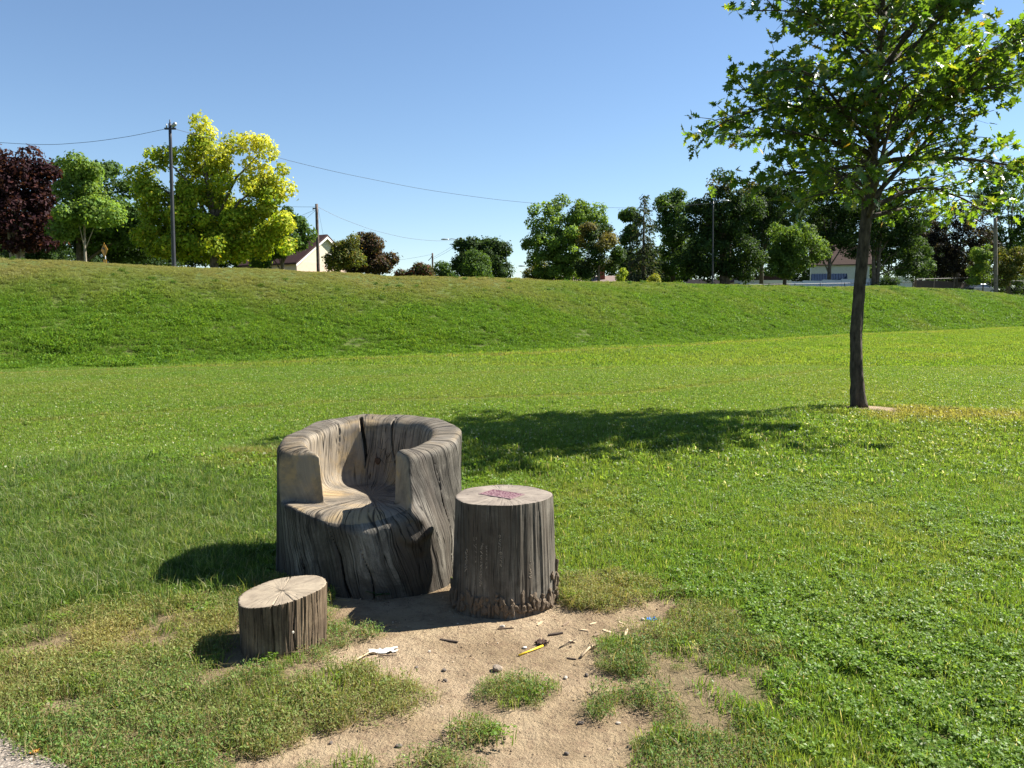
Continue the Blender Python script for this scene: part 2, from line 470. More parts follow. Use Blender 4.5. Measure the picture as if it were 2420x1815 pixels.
def variants(base, k, fn, mat):
    c = bpy.data.collections.new(base)
    for i in range(k): c.objects.link(patch('%s_%02d' % (base, i), fn(), mat))
    return c, k
J = jitter_cols
V_LAWN = variants('lawn_clump', 6, lambda: [blades(80, .085, .022, .058, .0028, .0050, J(80, G_LAWN)), leaflets(18, .08, .012, .035, .008, .016, J(18, G_CLOV), clump=3)], M_GRASS)
V_LONG = variants('long_clump', 5, lambda: [blades(75, .085, .05, .12, .003, .0055, J(75, G_LUSH), lean=1.5), blades(8, .08, .08, .15, .003, .005, J(8, [(1, (.33, .33, .17)), (1, (.2, .26, .07))]), lean=1.7)], M_GRASS)
V_CLOV = variants('clover_clump', 5, lambda: [leaflets(150, .085, .02, .05, .009, .0175, J(150, G_CLOV), tilt=.4, aspect=.95, clump=3), blades(26, .085, .03, .065, .003, .005, J(26, G_LAWN))], M_GRASS)
V_KNOT = variants('knotweed_clump', 6, lambda: [leaflets(230, .075, .004, .05, .008, .017, J(230, G_KNOT), tilt=.8, aspect=.38), blades(40, .085, .025, .085, .0016, .003, J(40, [(2, (.22, .17, .08)), (2, (.12, .16, .045)), (1, (.32, .27, .14))]), lean=2.2)], M_KNOT)
V_MID = variants('mown_clump', 5, lambda: [blades(105, .16, .03, .062, .005, .0085, J(105, G_LAWN)), leaflets(27, .16, .02, .045, .015, .028, J(27, G_CLOV), clump=3)], M_GRASS)
V_FAR = variants('field_clump', 4, lambda: [blades(110, .38, .03, .07, .014, .026, J(110, G_FIELD), lean=1.2)], M_GRASS)
V_BANK = variants('bank_clump', 6, lambda: [leaflets(110, .26, .01, .11, .03, .07, J(110, G_BANK), tilt=.6, aspect=.55), blades(60, .26, .05, .14, .009, .016, J(60, G_BANK), lean=1.0)], M_WEED)

G_RANK = [(4, (0.045, 0.105, 0.016)), (3, (0.065, 0.135, 0.02)), (1, (0.10, 0.17, 0.03))]
V_RANK = variants('rank_clump', 4, lambda: [leaflets(90, .2, .03, .2, .05, .10, J(90, G_RANK), tilt=.7, aspect=.6), blades(20, .2, .1, .26, .012, .02, J(20, G_RANK), lean=.9)], M_WEED)

def scatter(name, label, cols, x, y, z, sc, dry, idxn, tilt=0.15):
    n = len(x)
    me = mesh_np(name, np.stack([x, y, z], 1), None, [], [])
    fattr(me, 'rot', np.stack([rng.normal(0, tilt, n), rng.normal(0, tilt, n), rng.uniform(0, 6.283, n)], 1), 'FLOAT_VECTOR')
    fattr(me, 'size', sc); fattr(me, 'dry', dry)
    fattr(me, 'pick', rng.integers(0, idxn, n), 'INT')
    o = link(name, me)
    ng = bpy.data.node_groups.new(name, 'GeometryNodeTree')
    ng.interface.new_socket('Geometry', in_out='INPUT', socket_type='NodeSocketGeometry')
    ng.interface.new_socket('Geometry', in_out='OUTPUT', socket_type='NodeSocketGeometry')
    gi, go = ng.nodes.new('NodeGroupInput'), ng.nodes.new('NodeGroupOutput')
    ci = ng.nodes.new('GeometryNodeCollectionInfo')
    ci.inputs['Collection'].default_value = cols
    ci.inputs['Separate Children'].default_value = True; ci.inputs['Reset Children'].default_value = True
    ip = ng.nodes.new('GeometryNodeInstanceOnPoints')
    ip.inputs['Pick Instance'].default_value = True
    def na(nm, typ):
        q = ng.nodes.new('GeometryNodeInputNamedAttribute'); q.data_type = typ; q.inputs['Name'].default_value = nm
        return q.outputs['Attribute']
    ng.links.new(gi.outputs[0], ip.inputs['Points']); ng.links.new(ci.outputs[0], ip.inputs['Instance'])
    ng.links.new(na('pick', 'INT'), ip.inputs['Instance Index'])
    ng.links.new(na('rot', 'FLOAT_VECTOR'), ip.inputs['Rotation'])
    ng.links.new(na('size', 'FLOAT'), ip.inputs['Scale'])
    ng.links.new(ip.outputs[0], go.inputs[0])
    md = o.modifiers.new('scatter', 'NODES'); md.node_group = ng
    tag(o, label, kind='stuff')
    return o

def fan(y0, y1, dens, side=0.72, pad=1.0):
    """random points over the ground the lens can see between two distances"""
    A = (side * (y0 + y1) + 2 * pad) * (y1 - y0)
    n = int(A * dens)
    y = rng.uniform(y0, y1, n * 2); w = side * y + pad
    keep = rng.uniform(0, side * y1 + pad, n * 2) < w
    y = y[keep][:n]; w = w[keep][:n]
    return rng.uniform(-1, 1, len(y)) * w, y
def clear_of_stumps(x, y):
    return (np.hypot(x - CH[0], y - CH[1]) > 0.56) & (np.hypot(x - TB[0], y - TB[1]) > 0.31) & (np.hypot(x - FS[0], y - FS[1]) > 0.20) \
        & (np.hypot(x - TREE[0], y - TREE[1]) > 0.2) & (path_d(x, y) < -0.015)

def grow():
    # ---- near turf
    x, y = fan(1.9, 9.6, 300)
    ok = clear_of_stumps(x, y) & (rng.uniform(0, 1, len(x)) > sm(7.6, 9.6, y + 0.5 * vnoise(x, y, 80))); x, y = x[ok], y[ok]
    d = dirt_mask(x, y); k = knot_mask(x, y)
    u = rng.uniform(0, 1, len(x))
    trampled = (np.hypot((x + 0.75) / 1.1, (y - 4.55) / 0.55) < 1)
    kn = (u < k * 0.86) & (d < 0.35 + 0.3 * rng.uniform(0, 1, len(x)))
    thin = vnoise(x * 1.3, y * 1.3, 62)
    kn &= ~((thin + 0.6 * vnoise(x * 4, y * 4, 68) < -0.30) & (rng.uniform(0, 1, len(x)) < 0.8))
    ln = (u >= k * 0.86) & (d < 0.5) & ((u >= k) | (d < 0.12))
    sel = x, y
    cl = vnoise(x * 0.75, y * 0.75, 60) + 0.35 * vnoise(x * 3, y * 3, 61)
    lush = (x < -1.0) & (y > 3.8) & (vnoise(x * 0.9, y * 0.9, 63) + rng.normal(0, .3, len(x)) > -0.45) & (rng.uniform(0, 1, len(x)) > sm(5.8, 8.4, y))
    lush |= (np.hypot((x + 1.9) / 1.0, (y - 8.3) / 0.35) < 1)
    ridge = np.hypot((x + 2.35) / 0.9, (y - 8.1) / 0.6)
    dryb = np.clip(0.04 + 0.2 * vnoise(x * 1.1, y * 1.1, 64), 0, 0.5)
    dryb = np.maximum(dryb, 0.75 * (1 - sm(0.5, 1.1, ridge + 0.3 * vnoise(x * 3, y * 3, 65))))
    # olive and tan patches in the knotweed
    dk = np.clip(0.10 + 0.5 * vnoise(x * 1.0, y * 1.0, 66) + 0.2 * vnoise(x * 3.3, y * 3.3, 67), 0, 0.85)
    isle = np.full(len(x), 9.0)
    for e in ISLES: isle = np.minimum(isle, ell(x, y, e))
    dk = np.where(isle < 1.3, dk * 0.25, dk) * np.where(x > 0, 0.6, 1.0)
    z = hz(x, y) - 0.004
    def put(name, label, m, vs, s0, s1, dry):
        s = rng.uniform(s0, s1, m.sum()) * (thinner[m] if name == 'knotweed' else 1.0)
        scatter(name, label, vs[0], x[m], y[m], z[m], s, dry[m], vs[1])
    thinner = np.where(isle < 1.4, np.clip(1.3 - isle * .65, .4, 1.1), 1.0) * (1 - .55 * np.clip(d, 0, 1))
    put('knotweed', 'low wiry olive knotweed creeping round the bare soil', kn, V_KNOT, .6, 1.3, dk)
    put('long_grass', 'longer lush grass beside and behind the log chair', ln & lush, V_LONG, .6, 1.05, np.clip(dryb - 0.1, 0, 1))
    rest = ln & ~lush
    cmask = rng.uniform(0, 1, len(x)) < 0.10 + 0.5 * sm(-0.5, 0.9, cl)
    put('clover', 'clover growing through the near lawn', rest & cmask, V_CLOV, .7, 1.05, dryb * 0.5)
    put('lawn_grass', 'short green lawn grass in front of the little bank', rest & ~cmask, V_LAWN, .75, 1.2, dryb)
    # ---- field to the foot of the bank
    x, y = fan(7.4, 23, 95)
    s = bank_s(x, y); ok = (s < 0.25) & clear_of_stumps(x, y) & (rng.uniform(0, 1, len(x)) < sm(7.2, 9.0, y + 0.5 * vnoise(x, y, 80))); x, y, s = x[ok], y[ok], s[ok]
    d = dirt_mask(x, y); ok = d < 0.45; x, y, s = x[ok], y[ok], s[ok]
    yc = np.interp(x, [-30, -6, -2.6, -1, 2.5, 5.2, 12, 30], [6, 7.4, 8.4, 9.4, 10.8, 12.0, 11.0, 10])
    size = np.where(y < yc, rng.uniform(.9, 1.5, len(x)), rng.uniform(.65, 1.0, len(x)))
    dry = np.clip(0.03 + 0.15 * vnoise(x * 0.5, y * 0.5, 70), 0, 0.5)
    dry = np.maximum(dry, 0.75 * (1 - sm(0.2, 1.3, np.hypot((x - 6.0) / 1.7, (y - 11.4) / 0.7) + .3 * vnoise(x * 2, y * 2, 81))))
    dry = np.maximum(dry, 0.6 * (1 - sm(0.05, 0.25, np.abs(s + 1.6 + 0.4 * vnoise(x * .2, y * .2, 71)))))
    rut = np.minimum(np.abs(s + 3.1), np.abs(s + 8.0)); rut = np.minimum(rut, np.abs(s + 12.5 + 0.3 * x * 0.1))
    size *= np.where(rut < 0.16, 0.45, 1.0); dry = np.where(rut < 0.22, np.maximum(dry, .25), dry)
    dry = dry + 0.05 * (np.sin(s * 1.9 + 0.4 * vnoise(x * .3, y * .3, 82)) > 0.2)
    scatter('field_grass', 'mown grass of the playing field', V_MID[0], x, y, hz(x, y) - 0.004, size, dry, V_MID[1], 0.1)
    x, y = fan(23, 100, 15, side=0.70)
    s = bank_s(x, y); ok = (s < 0.3) & (s > -60); x, y, s = x[ok], y[ok], s[ok]
    dry = np.clip(0.05 + 0.15 * vnoise(x * 0.25, y * 0.25, 72), 0, 0.5)
    dry = np.maximum(dry, 0.55 * (1 - sm(0.1, 0.5, np.abs(s + 1.6 + 0.4 * vnoise(x * .2, y * .2, 71)))))
    rut = np.minimum(np.abs(s + 3.1), np.abs(s + 8.0)); rut = np.minimum(rut, np.abs(s + 18)); 
    size = rng.uniform(.7, 1.1, len(x)) * np.where(rut < 0.2, 0.5, 1.0)
    dry = dry + 0.06 * (np.sin(s * 1.9 + 0.4 * vnoise(x * .3, y * .3, 82)) > 0.2)
    scatter('far_field_grass', 'far part of the mown field below the bank', V_FAR[0], x, y, hz(x, y) - 0.004, size, dry, V_FAR[1], 0.1)
    # ---- the bank
    n = 110000
    x = rng.uniform(-32, 82, n); s = rng.uniform(0, 15.5, n)
    g = np.interp(x, _gx, _gy); sl = np.interp(x, _gx, _gs)
    y = g + s * np.sqrt(1 + sl * sl)
    ok = (np.abs(x) < 0.70 * y + 2) & (y > 5) & (rng.uniform(0, 1, n) < np.clip(34.0 / y, 0.3, 1)); x, y, s = x[ok], y[ok], s[ok]
    t = s / 12.0
    leftw = 1 - sm(-2, 12, x)
    dry = np.clip((t - 0.38) * 1.45 * (0.25 + 0.75 * leftw) + 0.32 * vnoise(x * 0.28, y * 0.28, 73) + 0.12 * vnoise(x * 1.2, y * 1.2, 74), 0, 0.72)
    size = rng.uniform(.7, 1.25, len(x)) * (1.12 - 0.62 * sm(0.35, 0.85, t)) * np.clip(0.85 + 0.32 * vnoise(x * .8, y * .8, 75) + 0.15 * vnoise(x * 2.1, y * 2.1, 76), .4, 1.7) * np.clip(y / 42, 0.9, 1.7)
    scatter('bank_weeds', 'leafy weeds and rough grass covering the bank', V_BANK[0], x, y, hz(x, y) - 0.01, size, dry, V_BANK[1], 0.2)
def grow_rank():
    n = 3200
    x = rng.uniform(-32, 82, n); s = 11.0 * rng.uniform(0, 1, n) ** 1.7
    y = np.interp(x, _gx, _gy) + s * np.sqrt(1 + np.interp(x, _gx, _gs) ** 2)
    ok = (np.abs(x) < 0.70 * y + 2) & (y > 5) & (vnoise(x * .5, y * .5, 77) + 0.6 * vnoise(x * 1.7, y * 1.7, 78) > 0.15); x, y = x[ok], y[ok]
    scatter('rank_weeds', 'taller dark weed clumps scattered over the bank', V_RANK[0], x, y, hz(x, y) - 0.01, rng.uniform(.35, .85, len(x)) * np.clip(y / 45, .9, 1.5), np.zeros(len(x)), V_RANK[1], 0.2)
grow()
grow_rank()

# ------------------------------------------------------------------ carved log chair
def surface_nets(F, org, h):
    S = F < 0
    c = np.zeros(tuple(n - 1 for n in F.shape), np.uint8)
    for i in (0, 1):
        for j in (0, 1):
            for k in (0, 1):
                c += S[i:S.shape[0] - 1 + i, j:S.shape[1] - 1 + j, k:S.shape[2] - 1 + k]
    act = np.argwhere((c > 0) & (c < 8))
    idx = np.full(c.shape, -1, np.int32); idx[tuple(act.T)] = np.arange(len(act))
    cor = np.array([(i, j, k) for i in (0, 1) for j in (0, 1) for k in (0, 1)])
    val = np.stack([F[act[:, 0] + a, act[:, 1] + b, act[:, 2] + d] for a, b, d in cor], 1)
    P = np.zeros((len(act), 3)); cnt = np.zeros(len(act))
    for a in range(8):
        for b in range(a + 1, 8):
            if np.abs(cor[a] - cor[b]).sum() != 1: continue
            m = (val[:, a] < 0) != (val[:, b] < 0)
            t = val[m, a] / (val[m, a] - val[m, b])
            P[m] += cor[a] + t[:, None] * (cor[b] - cor[a]); cnt[m] += 1
    P = (act + P / cnt[:, None]) * h + np.asarray(org)
    quads = []
    for ax in range(3):
        sl0 = [slice(None)] * 3; sl1 = [slice(None)] * 3
        sl0[ax] = slice(0, -1); sl1[ax] = slice(1, None)
        e = np.argwhere(S[tuple(sl0)] != S[tuple(sl1)])
        o1, o2 = (ax + 1) % 3, (ax + 2) % 3
        ok = (e[:, o1] > 0) & (e[:, o2] > 0) & (e[:, o1] < F.shape[o1] - 1) & (e[:, o2] < F.shape[o2] - 1)
        e = e[ok]
        q = []
        for d1, d2 in ((-1, -1), (0, -1), (0, 0), (-1, 0)):
            cc = e.copy(); cc[:, o1] += d1; cc[:, o2] += d2
            q.append(idx[tuple(cc.T)])
        q = np.stack(q, 1)
        flip = ~S[tuple(e.T)]
        q[flip] = q[flip][:, ::-1]
        quads.append(q)
    return P, np.concatenate(quads)
def smax(a, b, k):
    h = np.clip(0.5 + 0.5 * (a - b) / k, 0, 1); return b + (a - b) * h + k * h * (1 - h)
def smin(a, b, k): return -smax(-a, -b, k)

def wood_mat(name, light, mid, dark, grain=26.0, twist=0.0, crack=0.55, inner=None, stain=None, bumps=0.6, soft=0.0):
    """weathered log: grain and checks run up the trunk, round the log's own axis"""
    m, nt, b = new_mat(name)
    P = obj_pos(nt)
    sx = N(nt, 'ShaderNodeSeparateXYZ'); L(nt, P, sx.inputs[0])
    th = mathn(nt, 'ARCTAN2', sx.outputs[0], mathn(nt, 'MULTIPLY', sx.outputs[1], -1.0))    # seam at the back
    th = mathn(nt, 'ADD', th, mathn(nt, 'MULTIPLY', sx.outputs[2], twist))
    wob = mathn(nt, 'MULTIPLY', mathn(nt, 'SUBTRACT', noise(nt, P, 3.0, 2.0), 0.5), 0.13)
    th2 = mathn(nt, 'ADD', th, wob)
    rr = mathn(nt, 'SQRT', mathn(nt, 'ADD', mathn(nt, 'POWER', sx.outputs[0], 2.0), mathn(nt, 'POWER', sx.outputs[1], 2.0)))
    def gv(a, z, r=0.0):
        c = N(nt, 'ShaderNodeCombineXYZ')
        L(nt, mathn(nt, 'MULTIPLY', th2, a), c.inputs[0]); L(nt, mathn(nt, 'MULTIPLY', sx.outputs[2], z), c.inputs[1])
        L(nt, mathn(nt, 'MULTIPLY', rr, r), c.inputs[2])
        return c.outputs[0]
    fib = noise(nt, gv(grain, 3.0, 2.0), 1.0, 6.0, 0.65)
    fib2 = noise(nt, gv(grain * 3, 5.0, 3.0), 1.0, 4.0, 0.6)
    chk = noise(nt, gv(6.5, 0.55, 0.5), 1.0, 1.0, 0.4)
    chk2 = noise(nt, gv(15.0, 1.0, 0.7), 1.0, 1.0, 0.4)
    chk3 = noise(nt, gv(30.0, 1.8, 1.0), 1.0, 1.0, 0.4)
    line = mathn(nt, 'MINIMUM', mathn(nt, 'ADD', mathn(nt, 'MULTIPLY', mathn(nt, 'ABSOLUTE', mathn(nt, 'SUBTRACT', chk3, 0.52)), 0.55), 0.001), 1.0)
    line = mathn(nt, 'MINIMUM', line, mathn(nt, 'MINIMUM', mathn(nt, 'ABSOLUTE', mathn(nt, 'SUBTRACT', chk, 0.5)), mathn(nt, 'MULTIPLY', mathn(nt, 'ABSOLUTE', mathn(nt, 'SUBTRACT', chk2, 0.47)), 1.5)))
    ln = mathn(nt, 'MULTIPLY', ramp(nt, line, [(0.003, 1.0), (0.014, 0.0)]), ramp(nt, noise(nt, gv(4.0, 2.2, 2.0), 1.0, 2.0), [(0.34, 0.0), (0.46, 1.0)]))
    wear = noise(nt, P, 4.0, 5.0, 0.6)
    base = mixc(nt, soft, ramp(nt, fib, [(0.22, dark), (0.5, mid), (0.80, light)]), ramp(nt, wear, [(0.3, tuple(c * .8 for c in mid)), (0.7, tuple(.5 * c + .5 * d_ for c, d_ in zip(mid, light)))]))
    base = mixc(nt, ramp(nt, wear, [(0.36, 0.85), (0.60, 0.0)]), base, mixc(nt, 0.5, base, dark))
    base = mixc(nt, ramp(nt, noise(nt, gv(7.0, 1.6, 1.0), 1.0, 5.0, 0.7), [(0.52, 0.0), (0.72, 0.7)]), base, tuple(min(1, c * 1.25) for c in light))
    base = mixc(nt, ramp(nt, noise(nt, gv(grain * 1.5, 9.0, 8.0), 1.0, 5.0, 0.7), [(0.56, 0.0), (0.68, 0.55)]), base, dark)
    base = mixc(nt, ramp(nt, noise(nt, P, 2.6, 7.0, 0.68, 0.6), [(0.40, 0.8), (0.56, 0.0)]), base, tuple(c * .8 for c in dark))
    base = mixc(nt, ramp(nt, noise(nt, P, 140.0, 3.0, 0.7), [(0.35, 0.35), (0.55, 0.0)]), base, dark)
    if stain: base = mixc(nt, ramp(nt, noise(nt, gv(3.0, 1.5, 1.0), 1.0, 4.0, 0.6), [(0.5, 0.0), (0.66, 0.75)]), base, stain)
    if inner:
        ia = attr(nt, 'inner').outputs['Fac']
        il, im, idk = inner
        ib = ramp(nt, noise(nt, gv(9.0, 1.2, 1.2), 1.0, 5.0, 0.6), [(0.22, idk), (0.47, im), (0.76, il)])
        ib = mixc(nt, ramp(nt, fib2, [(0.36, 0.3), (0.52, 0.0)]), ib, idk)
        ib = mixc(nt, ramp(nt, noise(nt, P, 5.0, 4.0), [(0.52, 0.0), (0.66, 0.5)]), ib, (0.22, 0.17, 0.13))
        ib = mixc(nt, ramp(nt, noise(nt, P, 3.4, 5.0, 0.65, 0.5), [(0.50, 0.0), (0.62, 0.75)]), ib, (0.34, 0.235, 0.11))
        ib = mixc(nt, ramp(nt, noise(nt, P, 2.7, 6.0, 0.68, 0.8), [(0.36, 0.75), (0.50, 0.0)]), ib, (0.10, 0.086, 0.07))
        base = mixc(nt, ia, base, ib)
    if inner:
        ln = mathn(nt, 'MULTIPLY', ln, mathn(nt, 'SUBTRACT', 1.0, attr(nt, 'sawn').outputs['Fac']))
        base = mixc(nt, attr(nt, 'rot').outputs['Fac'], base, (0.014, 0.010, 0.008))  # shade low on the chair's front right, mixed into the wood colour, not decay
    base = mixc(nt, mathn(nt, 'MULTIPLY', ln, crack), base, tuple(c * 0.12 for c in dark))
    L(nt, base, b.inputs['Base Color'])
    b.inputs['Roughness'].default_value = 0.78; b.inputs['Specular IOR Level'].default_value = 0.22
    h = mathn(nt, 'ADD', mathn(nt, 'MULTIPLY', fib, 0.5), mathn(nt, 'MULTIPLY', fib2, 0.35))
    h = mathn(nt, 'SUBTRACT', h, mathn(nt, 'MULTIPLY', ln, 1.3))
    if inner: h = mathn(nt, 'MULTIPLY', h, mathn(nt, 'SUBTRACT', 1.0, mathn(nt, 'MULTIPLY', ia, 0.55)))
    bump(nt, b, h, bumps, 0.012)
    return m

def make_chair():
    root = empty('log_chair', (CH[0], CH[1], 0.0), R(-2))
    tag(root, 'big armchair hollowed out of one weathered grey log', 'chair')
    h = 0.0078
    org = np.array([-0.70, -0.74, -0.06])
    ax = [org[0] + h * np.arange(182), org[1] + h * np.arange(186), org[2] + h * np.arange(130)]
    X, Y, Z = np.meshgrid(*ax, indexing='ij')
    r = np.hypot(X, Y); th = np.arctan2(Y, X)
    tw = th + 0.35 * Z
    Ro = 0.568 + 0.010 * np.sin(3 * th + 0.8) + 0.008 * np.sin(5 * th + 2.0) + 0.006 * np.sin(9 * tw + 1.0 + 2 * Z) \
        + 0.0025 * np.sin(19 * tw + 2 * np.sin(4 * Z)) + 0.002 * np.sin(31 * tw + 3 * np.sin(3 * Z + 1)) + 0.022 * np.exp(-Z / 0.12)
    dth = (th + 0.86)
    low = np.exp(-((Z - 0.22) / 0.26) ** 2)
    Ro += 0.125 * np.exp(-(dth / 0.45) ** 2) * (0.30 + 0.70 * low) * (1 - sm(0.45, 0.9, Z) * 0.75)        # root flare, front right
    Ro += 0.012 * np.sin(14 * Z + 6 * th) * np.exp(-((th + 0.8) / 0.35) ** 2) * low
    Ht = 0.825 + 0.132 * Y + 0.03 * X + 0.006 * np.sin(4 * th) + 0.004 * np.sin(11 * th)
    dout = smax(r - Ro, Z - Ht, 0.05)
    Rin = 0.352 + 0.020 * (Z - 0.45) / 0.4 + 0.03 * sm(0.0, 0.3, Y) * (Z - 0.65)
    zs = 0.452 + 0.02 * np.clip(X / 0.4, -1, 1) ** 2 - 0.13 * sm(-0.40, -0.70, Y) ** 1.5 - 0.012 * np.exp(-((X) ** 2 + (Y + 0.1) ** 2) / 0.05)
    din = np.hypot(X * 0.98, (Y + 0.01)) - Rin
    xr = 0.251 + (-0.36 - Y) * 0.58
    dfr = smax(Y + 0.305, X - xr, 0.012)
    cavity = smin(smax(din, zs - Z, 0.03 + 0.10 * sm(-0.25, 0.25, Y)), smax(dfr, zs - Z, 0.022), 0.016)
    D = smax(dout, -cavity, 0.024 + 0.036 * sm(0.62, 0.8, Z))
    # deep drying splits in the back
    for t0, w, z0, lean in ((1.86, 0.0115, 0.50, 0.10), (1.30, 0.0055, 0.47, 0.32), (2.35, 0.0035, 0.62, -0.1)):
        tc = t0 + lean * (Z - 0.65) + 0.02 * np.sin(16 * Z + t0 * 7)
        dc = np.maximum(np.abs(th - tc) * r - w * sm(z0 - 0.02, z0 + 0.22, Z), r - (Rin + 0.075 * sm(z0, z0 + 0.2, Z)))
        dc = np.maximum(dc, z0 - Z)
        D = np.maximum(D, -dc)
    for t0, w, z1, lean in ((-1.72, 0.0055, 0.44, 0.55), (-1.45, 0.0045, 0.36, 0.4), (-2.15, 0.004, 0.38, 0.35), (-0.50, 0.004, 0.75, 0.3)):
        tc = t0 - lean * (Z - 0.3) + 0.015 * np.sin(20 * Z + t0 * 9)
        dc = np.maximum(np.abs(th - tc) * r - w * sm(z1, z1 - 0.25, Z), (Ro - 0.035) - r)
        dc = np.maximum(dc, Z - z1)
        D = np.maximum(D, -dc)
    # burl under the right arm, eaten round its edge
    bu = np.sqrt((X - 0.37) ** 2 + (Y + 0.53) ** 2 + ((Z - 0.36) / 1.25) ** 2) - 0.085 + 0.008 * np.sin(40 * X + 30 * Z) + 0.006 * np.sin(55 * Z - 30 * Y)
    D = smin(D, bu, 0.07)
    kn = np.sqrt(((X - 0.345) / 1.5) ** 2 + (Y + 0.60) ** 2 + ((Z - 0.42)) ** 2) - 0.02
    D = np.maximum(D, -kn)
    D = np.maximum(D, -0.04 - Z)
    P, F = surface_nets(D, org, h)
    me = mesh_np('body', P, F)
    x, y, z = P.T
    rr = np.hypot(x, y)
    inn = (1 - sm(0.0, 0.03, rr - (0.365 + 0.020 * (z - 0.45) / 0.4))) * sm(0.40, 0.44, z)
    fro = (1 - sm(0.004, 0.02, np.abs(y + 0.305))) * sm(0.44, 0.5, z) * (x < 0)
    seat = sm(0.36, 0.42, z) * (1 - sm(0.50, 0.56, z)) * (y < -0.3) * (x < 0.3) * (rr < 0.56)
    xr = 0.251 + (-0.36 - y) * 0.58
    arm = (1 - sm(0.006, 0.02, np.abs(x - xr))) * (y < -0.3) * sm(0.44, 0.5, z)
    edge = np.sqrt((x - 0.40) ** 2 + (y + 0.60) ** 2 + ((z - 0.22) / 1.6) ** 2)
    fattr(me, 'rot', (1 - sm(0.05, 0.11, edge + 0.03 * np.sin(40 * x) * np.sin(35 * z))) * .12); fattr(me, 'sawn', np.maximum(fro, arm))  # 'rot' here: faint painted shadow below the burl, sound wood
    top = sm(0.0, 0.02, z - (0.825 + 0.132 * y + 0.03 * x) + 0.03) * 0.35
    fattr(me, 'inner', np.clip(np.maximum.reduce([inn, fro, seat * 0.9, arm, top * (rr > 0.36)]), 0, 1))
    mat = wood_mat('weathered_log', (0.28, 0.252, 0.208), (0.122, 0.107, 0.084), (0.045, 0.038, 0.029), 24, 0.45, 0.9, bumps=0.8,
                   inner=((0.33, 0.262, 0.175), (0.235, 0.193, 0.14), (0.145, 0.12, 0.094)), stain=(0.06, 0.046, 0.034))
    o = link('body', me, mat, root, smooth=True)
    # knot in the backrest
    dk = plain('knot_wood', (0.07, 0.04, 0.022), 0.8, 0.4, 60)
    kb = MB(); v = []; n = 20
    for rad, dep in ((0.021, 0.003), (0.018, -0.003), (0.013, -0.0015), (0.008, -0.002), (0.0, -0.001)):
        for k in range(n):
            a = 2 * math.pi * k / n; w = 1 + 0.08 * math.sin(3 * a)
            v.append((rad * w * math.cos(a), dep, rad * 1.15 * w * math.sin(a)))
    kb.add(v, [(i * n + k, i * n + (k + 1) % n, (i + 1) * n + (k + 1) % n, (i + 1) * n + k) for i in range(4) for k in range(n)])
    k = kb.build('knot', dk, root, True)
    k.location = (-0.015, 0.3415, 0.60); k.rotation_euler = (R(-10), 0, 0)
    rs = random.Random(9); sb = MB()
    for _ in range(16):
        a0 = 1.62 + rs.uniform(-.30, .22); z0 = .66 + rs.uniform(-.07, .09); da, dz = rs.uniform(-.12, .12), rs.uniform(-.05, .05)
        sb.tube([(.3455 * math.cos(a0 + da * u), .3455 * math.sin(a0 + da * u), z0 + dz * u) for u in (0, .5, 1)], .0014, 4)
    sb.build('scratched_marks', plain('scratch_dark', (.05, .036, .026), .9, .2), root)['kind'] = 'stuff'
    # pale shelf fungus on the front
    fm = plain('fungus', (0.55, 0.45, 0.30), 0.8, 0.3, 40)
    for (a, zz, s) in ((-1.22, .33, .018), (-1.17, .22, .02), (-1.15, .19, .016), (-1.20, .12, .018), (-1.18, .15, .02), (-1.52, .20, .018), (-1.14, .28, .014)):
        b = MB(); vv = [(0, 0, 0)]
        for q in range(9):
            t = math.pi * q / 8
            vv.append((s * math.cos(t), -s * 0.9 * math.sin(t), 0.004 + 0.002 * math.sin(q * 2)))
        vv += [(p[0] * .9, p[1] * .9, -0.008) for p in vv[1:]]
        b.add(vv, [(0, i, i + 1) for i in range(1, 9)] + [(i, i + 9, i + 10, i + 1) for i in range(1, 9)])
        f = b.build('fungus', fm, root, True)
        rad = 0.575 + 0.03 * (1 if a > -1.3 else 0)
        f.location = (rad * math.cos(a), rad * math.sin(a), zz); f.rotation_euler = (0, 0, a + math.pi / 2)
make_chair()

# ------------------------------------------------------------------ sawn stumps
def stump(root, r0, r1, hgt, tilt, lobes, splits, mat, na=420, nz=46, seed=1, flare=0.02):
    rs = np.random.default_rng(seed)
    a = np.linspace(0, 2 * math.pi, na, endpoint=False)
    t = np.linspace(0, 1, nz)
    A, T = np.meshgrid(a, t)
    rad = r0 + (r1 - r0) * T + flare * np.exp(-T / 0.12)
    for f, am, ph in lobes: rad = rad + am * np.sin(f * A + ph + 0.3 * T * f * 0.1)
    for _ in range(16):
        f = rs.integers(9, 95); rad = rad + rs.uniform(.0003, .0009) * np.sin(f * A + rs.uniform(0, 6.28) + rs.uniform(-3, 3) * T) * np.sin(rs.integers(1, 4) * A + rs.uniform(0, 6.28) + rs.uniform(-4, 4) * T)
    for a0, wd, dep, t0, t1 in splits:
        ac = a0 + 0.02 * np.sin(7 * T + a0 * 5)
        dd = np.abs((A - ac + math.pi) % (2 * math.pi) - math.pi)
        rad = rad - dep * np.exp(-(dd / wd) ** 2) * sm(t0 - 0.05, t0 + 0.1, T) * (1 - sm(t1 - 0.1, t1 + 0.05, T) * (t1 < 1))
    X, Y = rad * np.cos(A), rad * np.sin(A)
    top = hgt + tilt[0] * X + tilt[1] * Y
    Z = -0.04 + T * (top + 0.04)
    V = np.stack([X.ravel(), Y.ravel(), Z.ravel()], 1)
    i = np.arange(na * nz).reshape(nz, na)
    j = np.roll(i, -1, 1)
    F = np.stack([i[:-1].ravel(), j[:-1].ravel(), j[1:].ravel(), i[1:].ravel()], 1)
    link('body', mesh_np('body', V, F), mat, root, True)
    return rad[-1], a, tilt, hgt
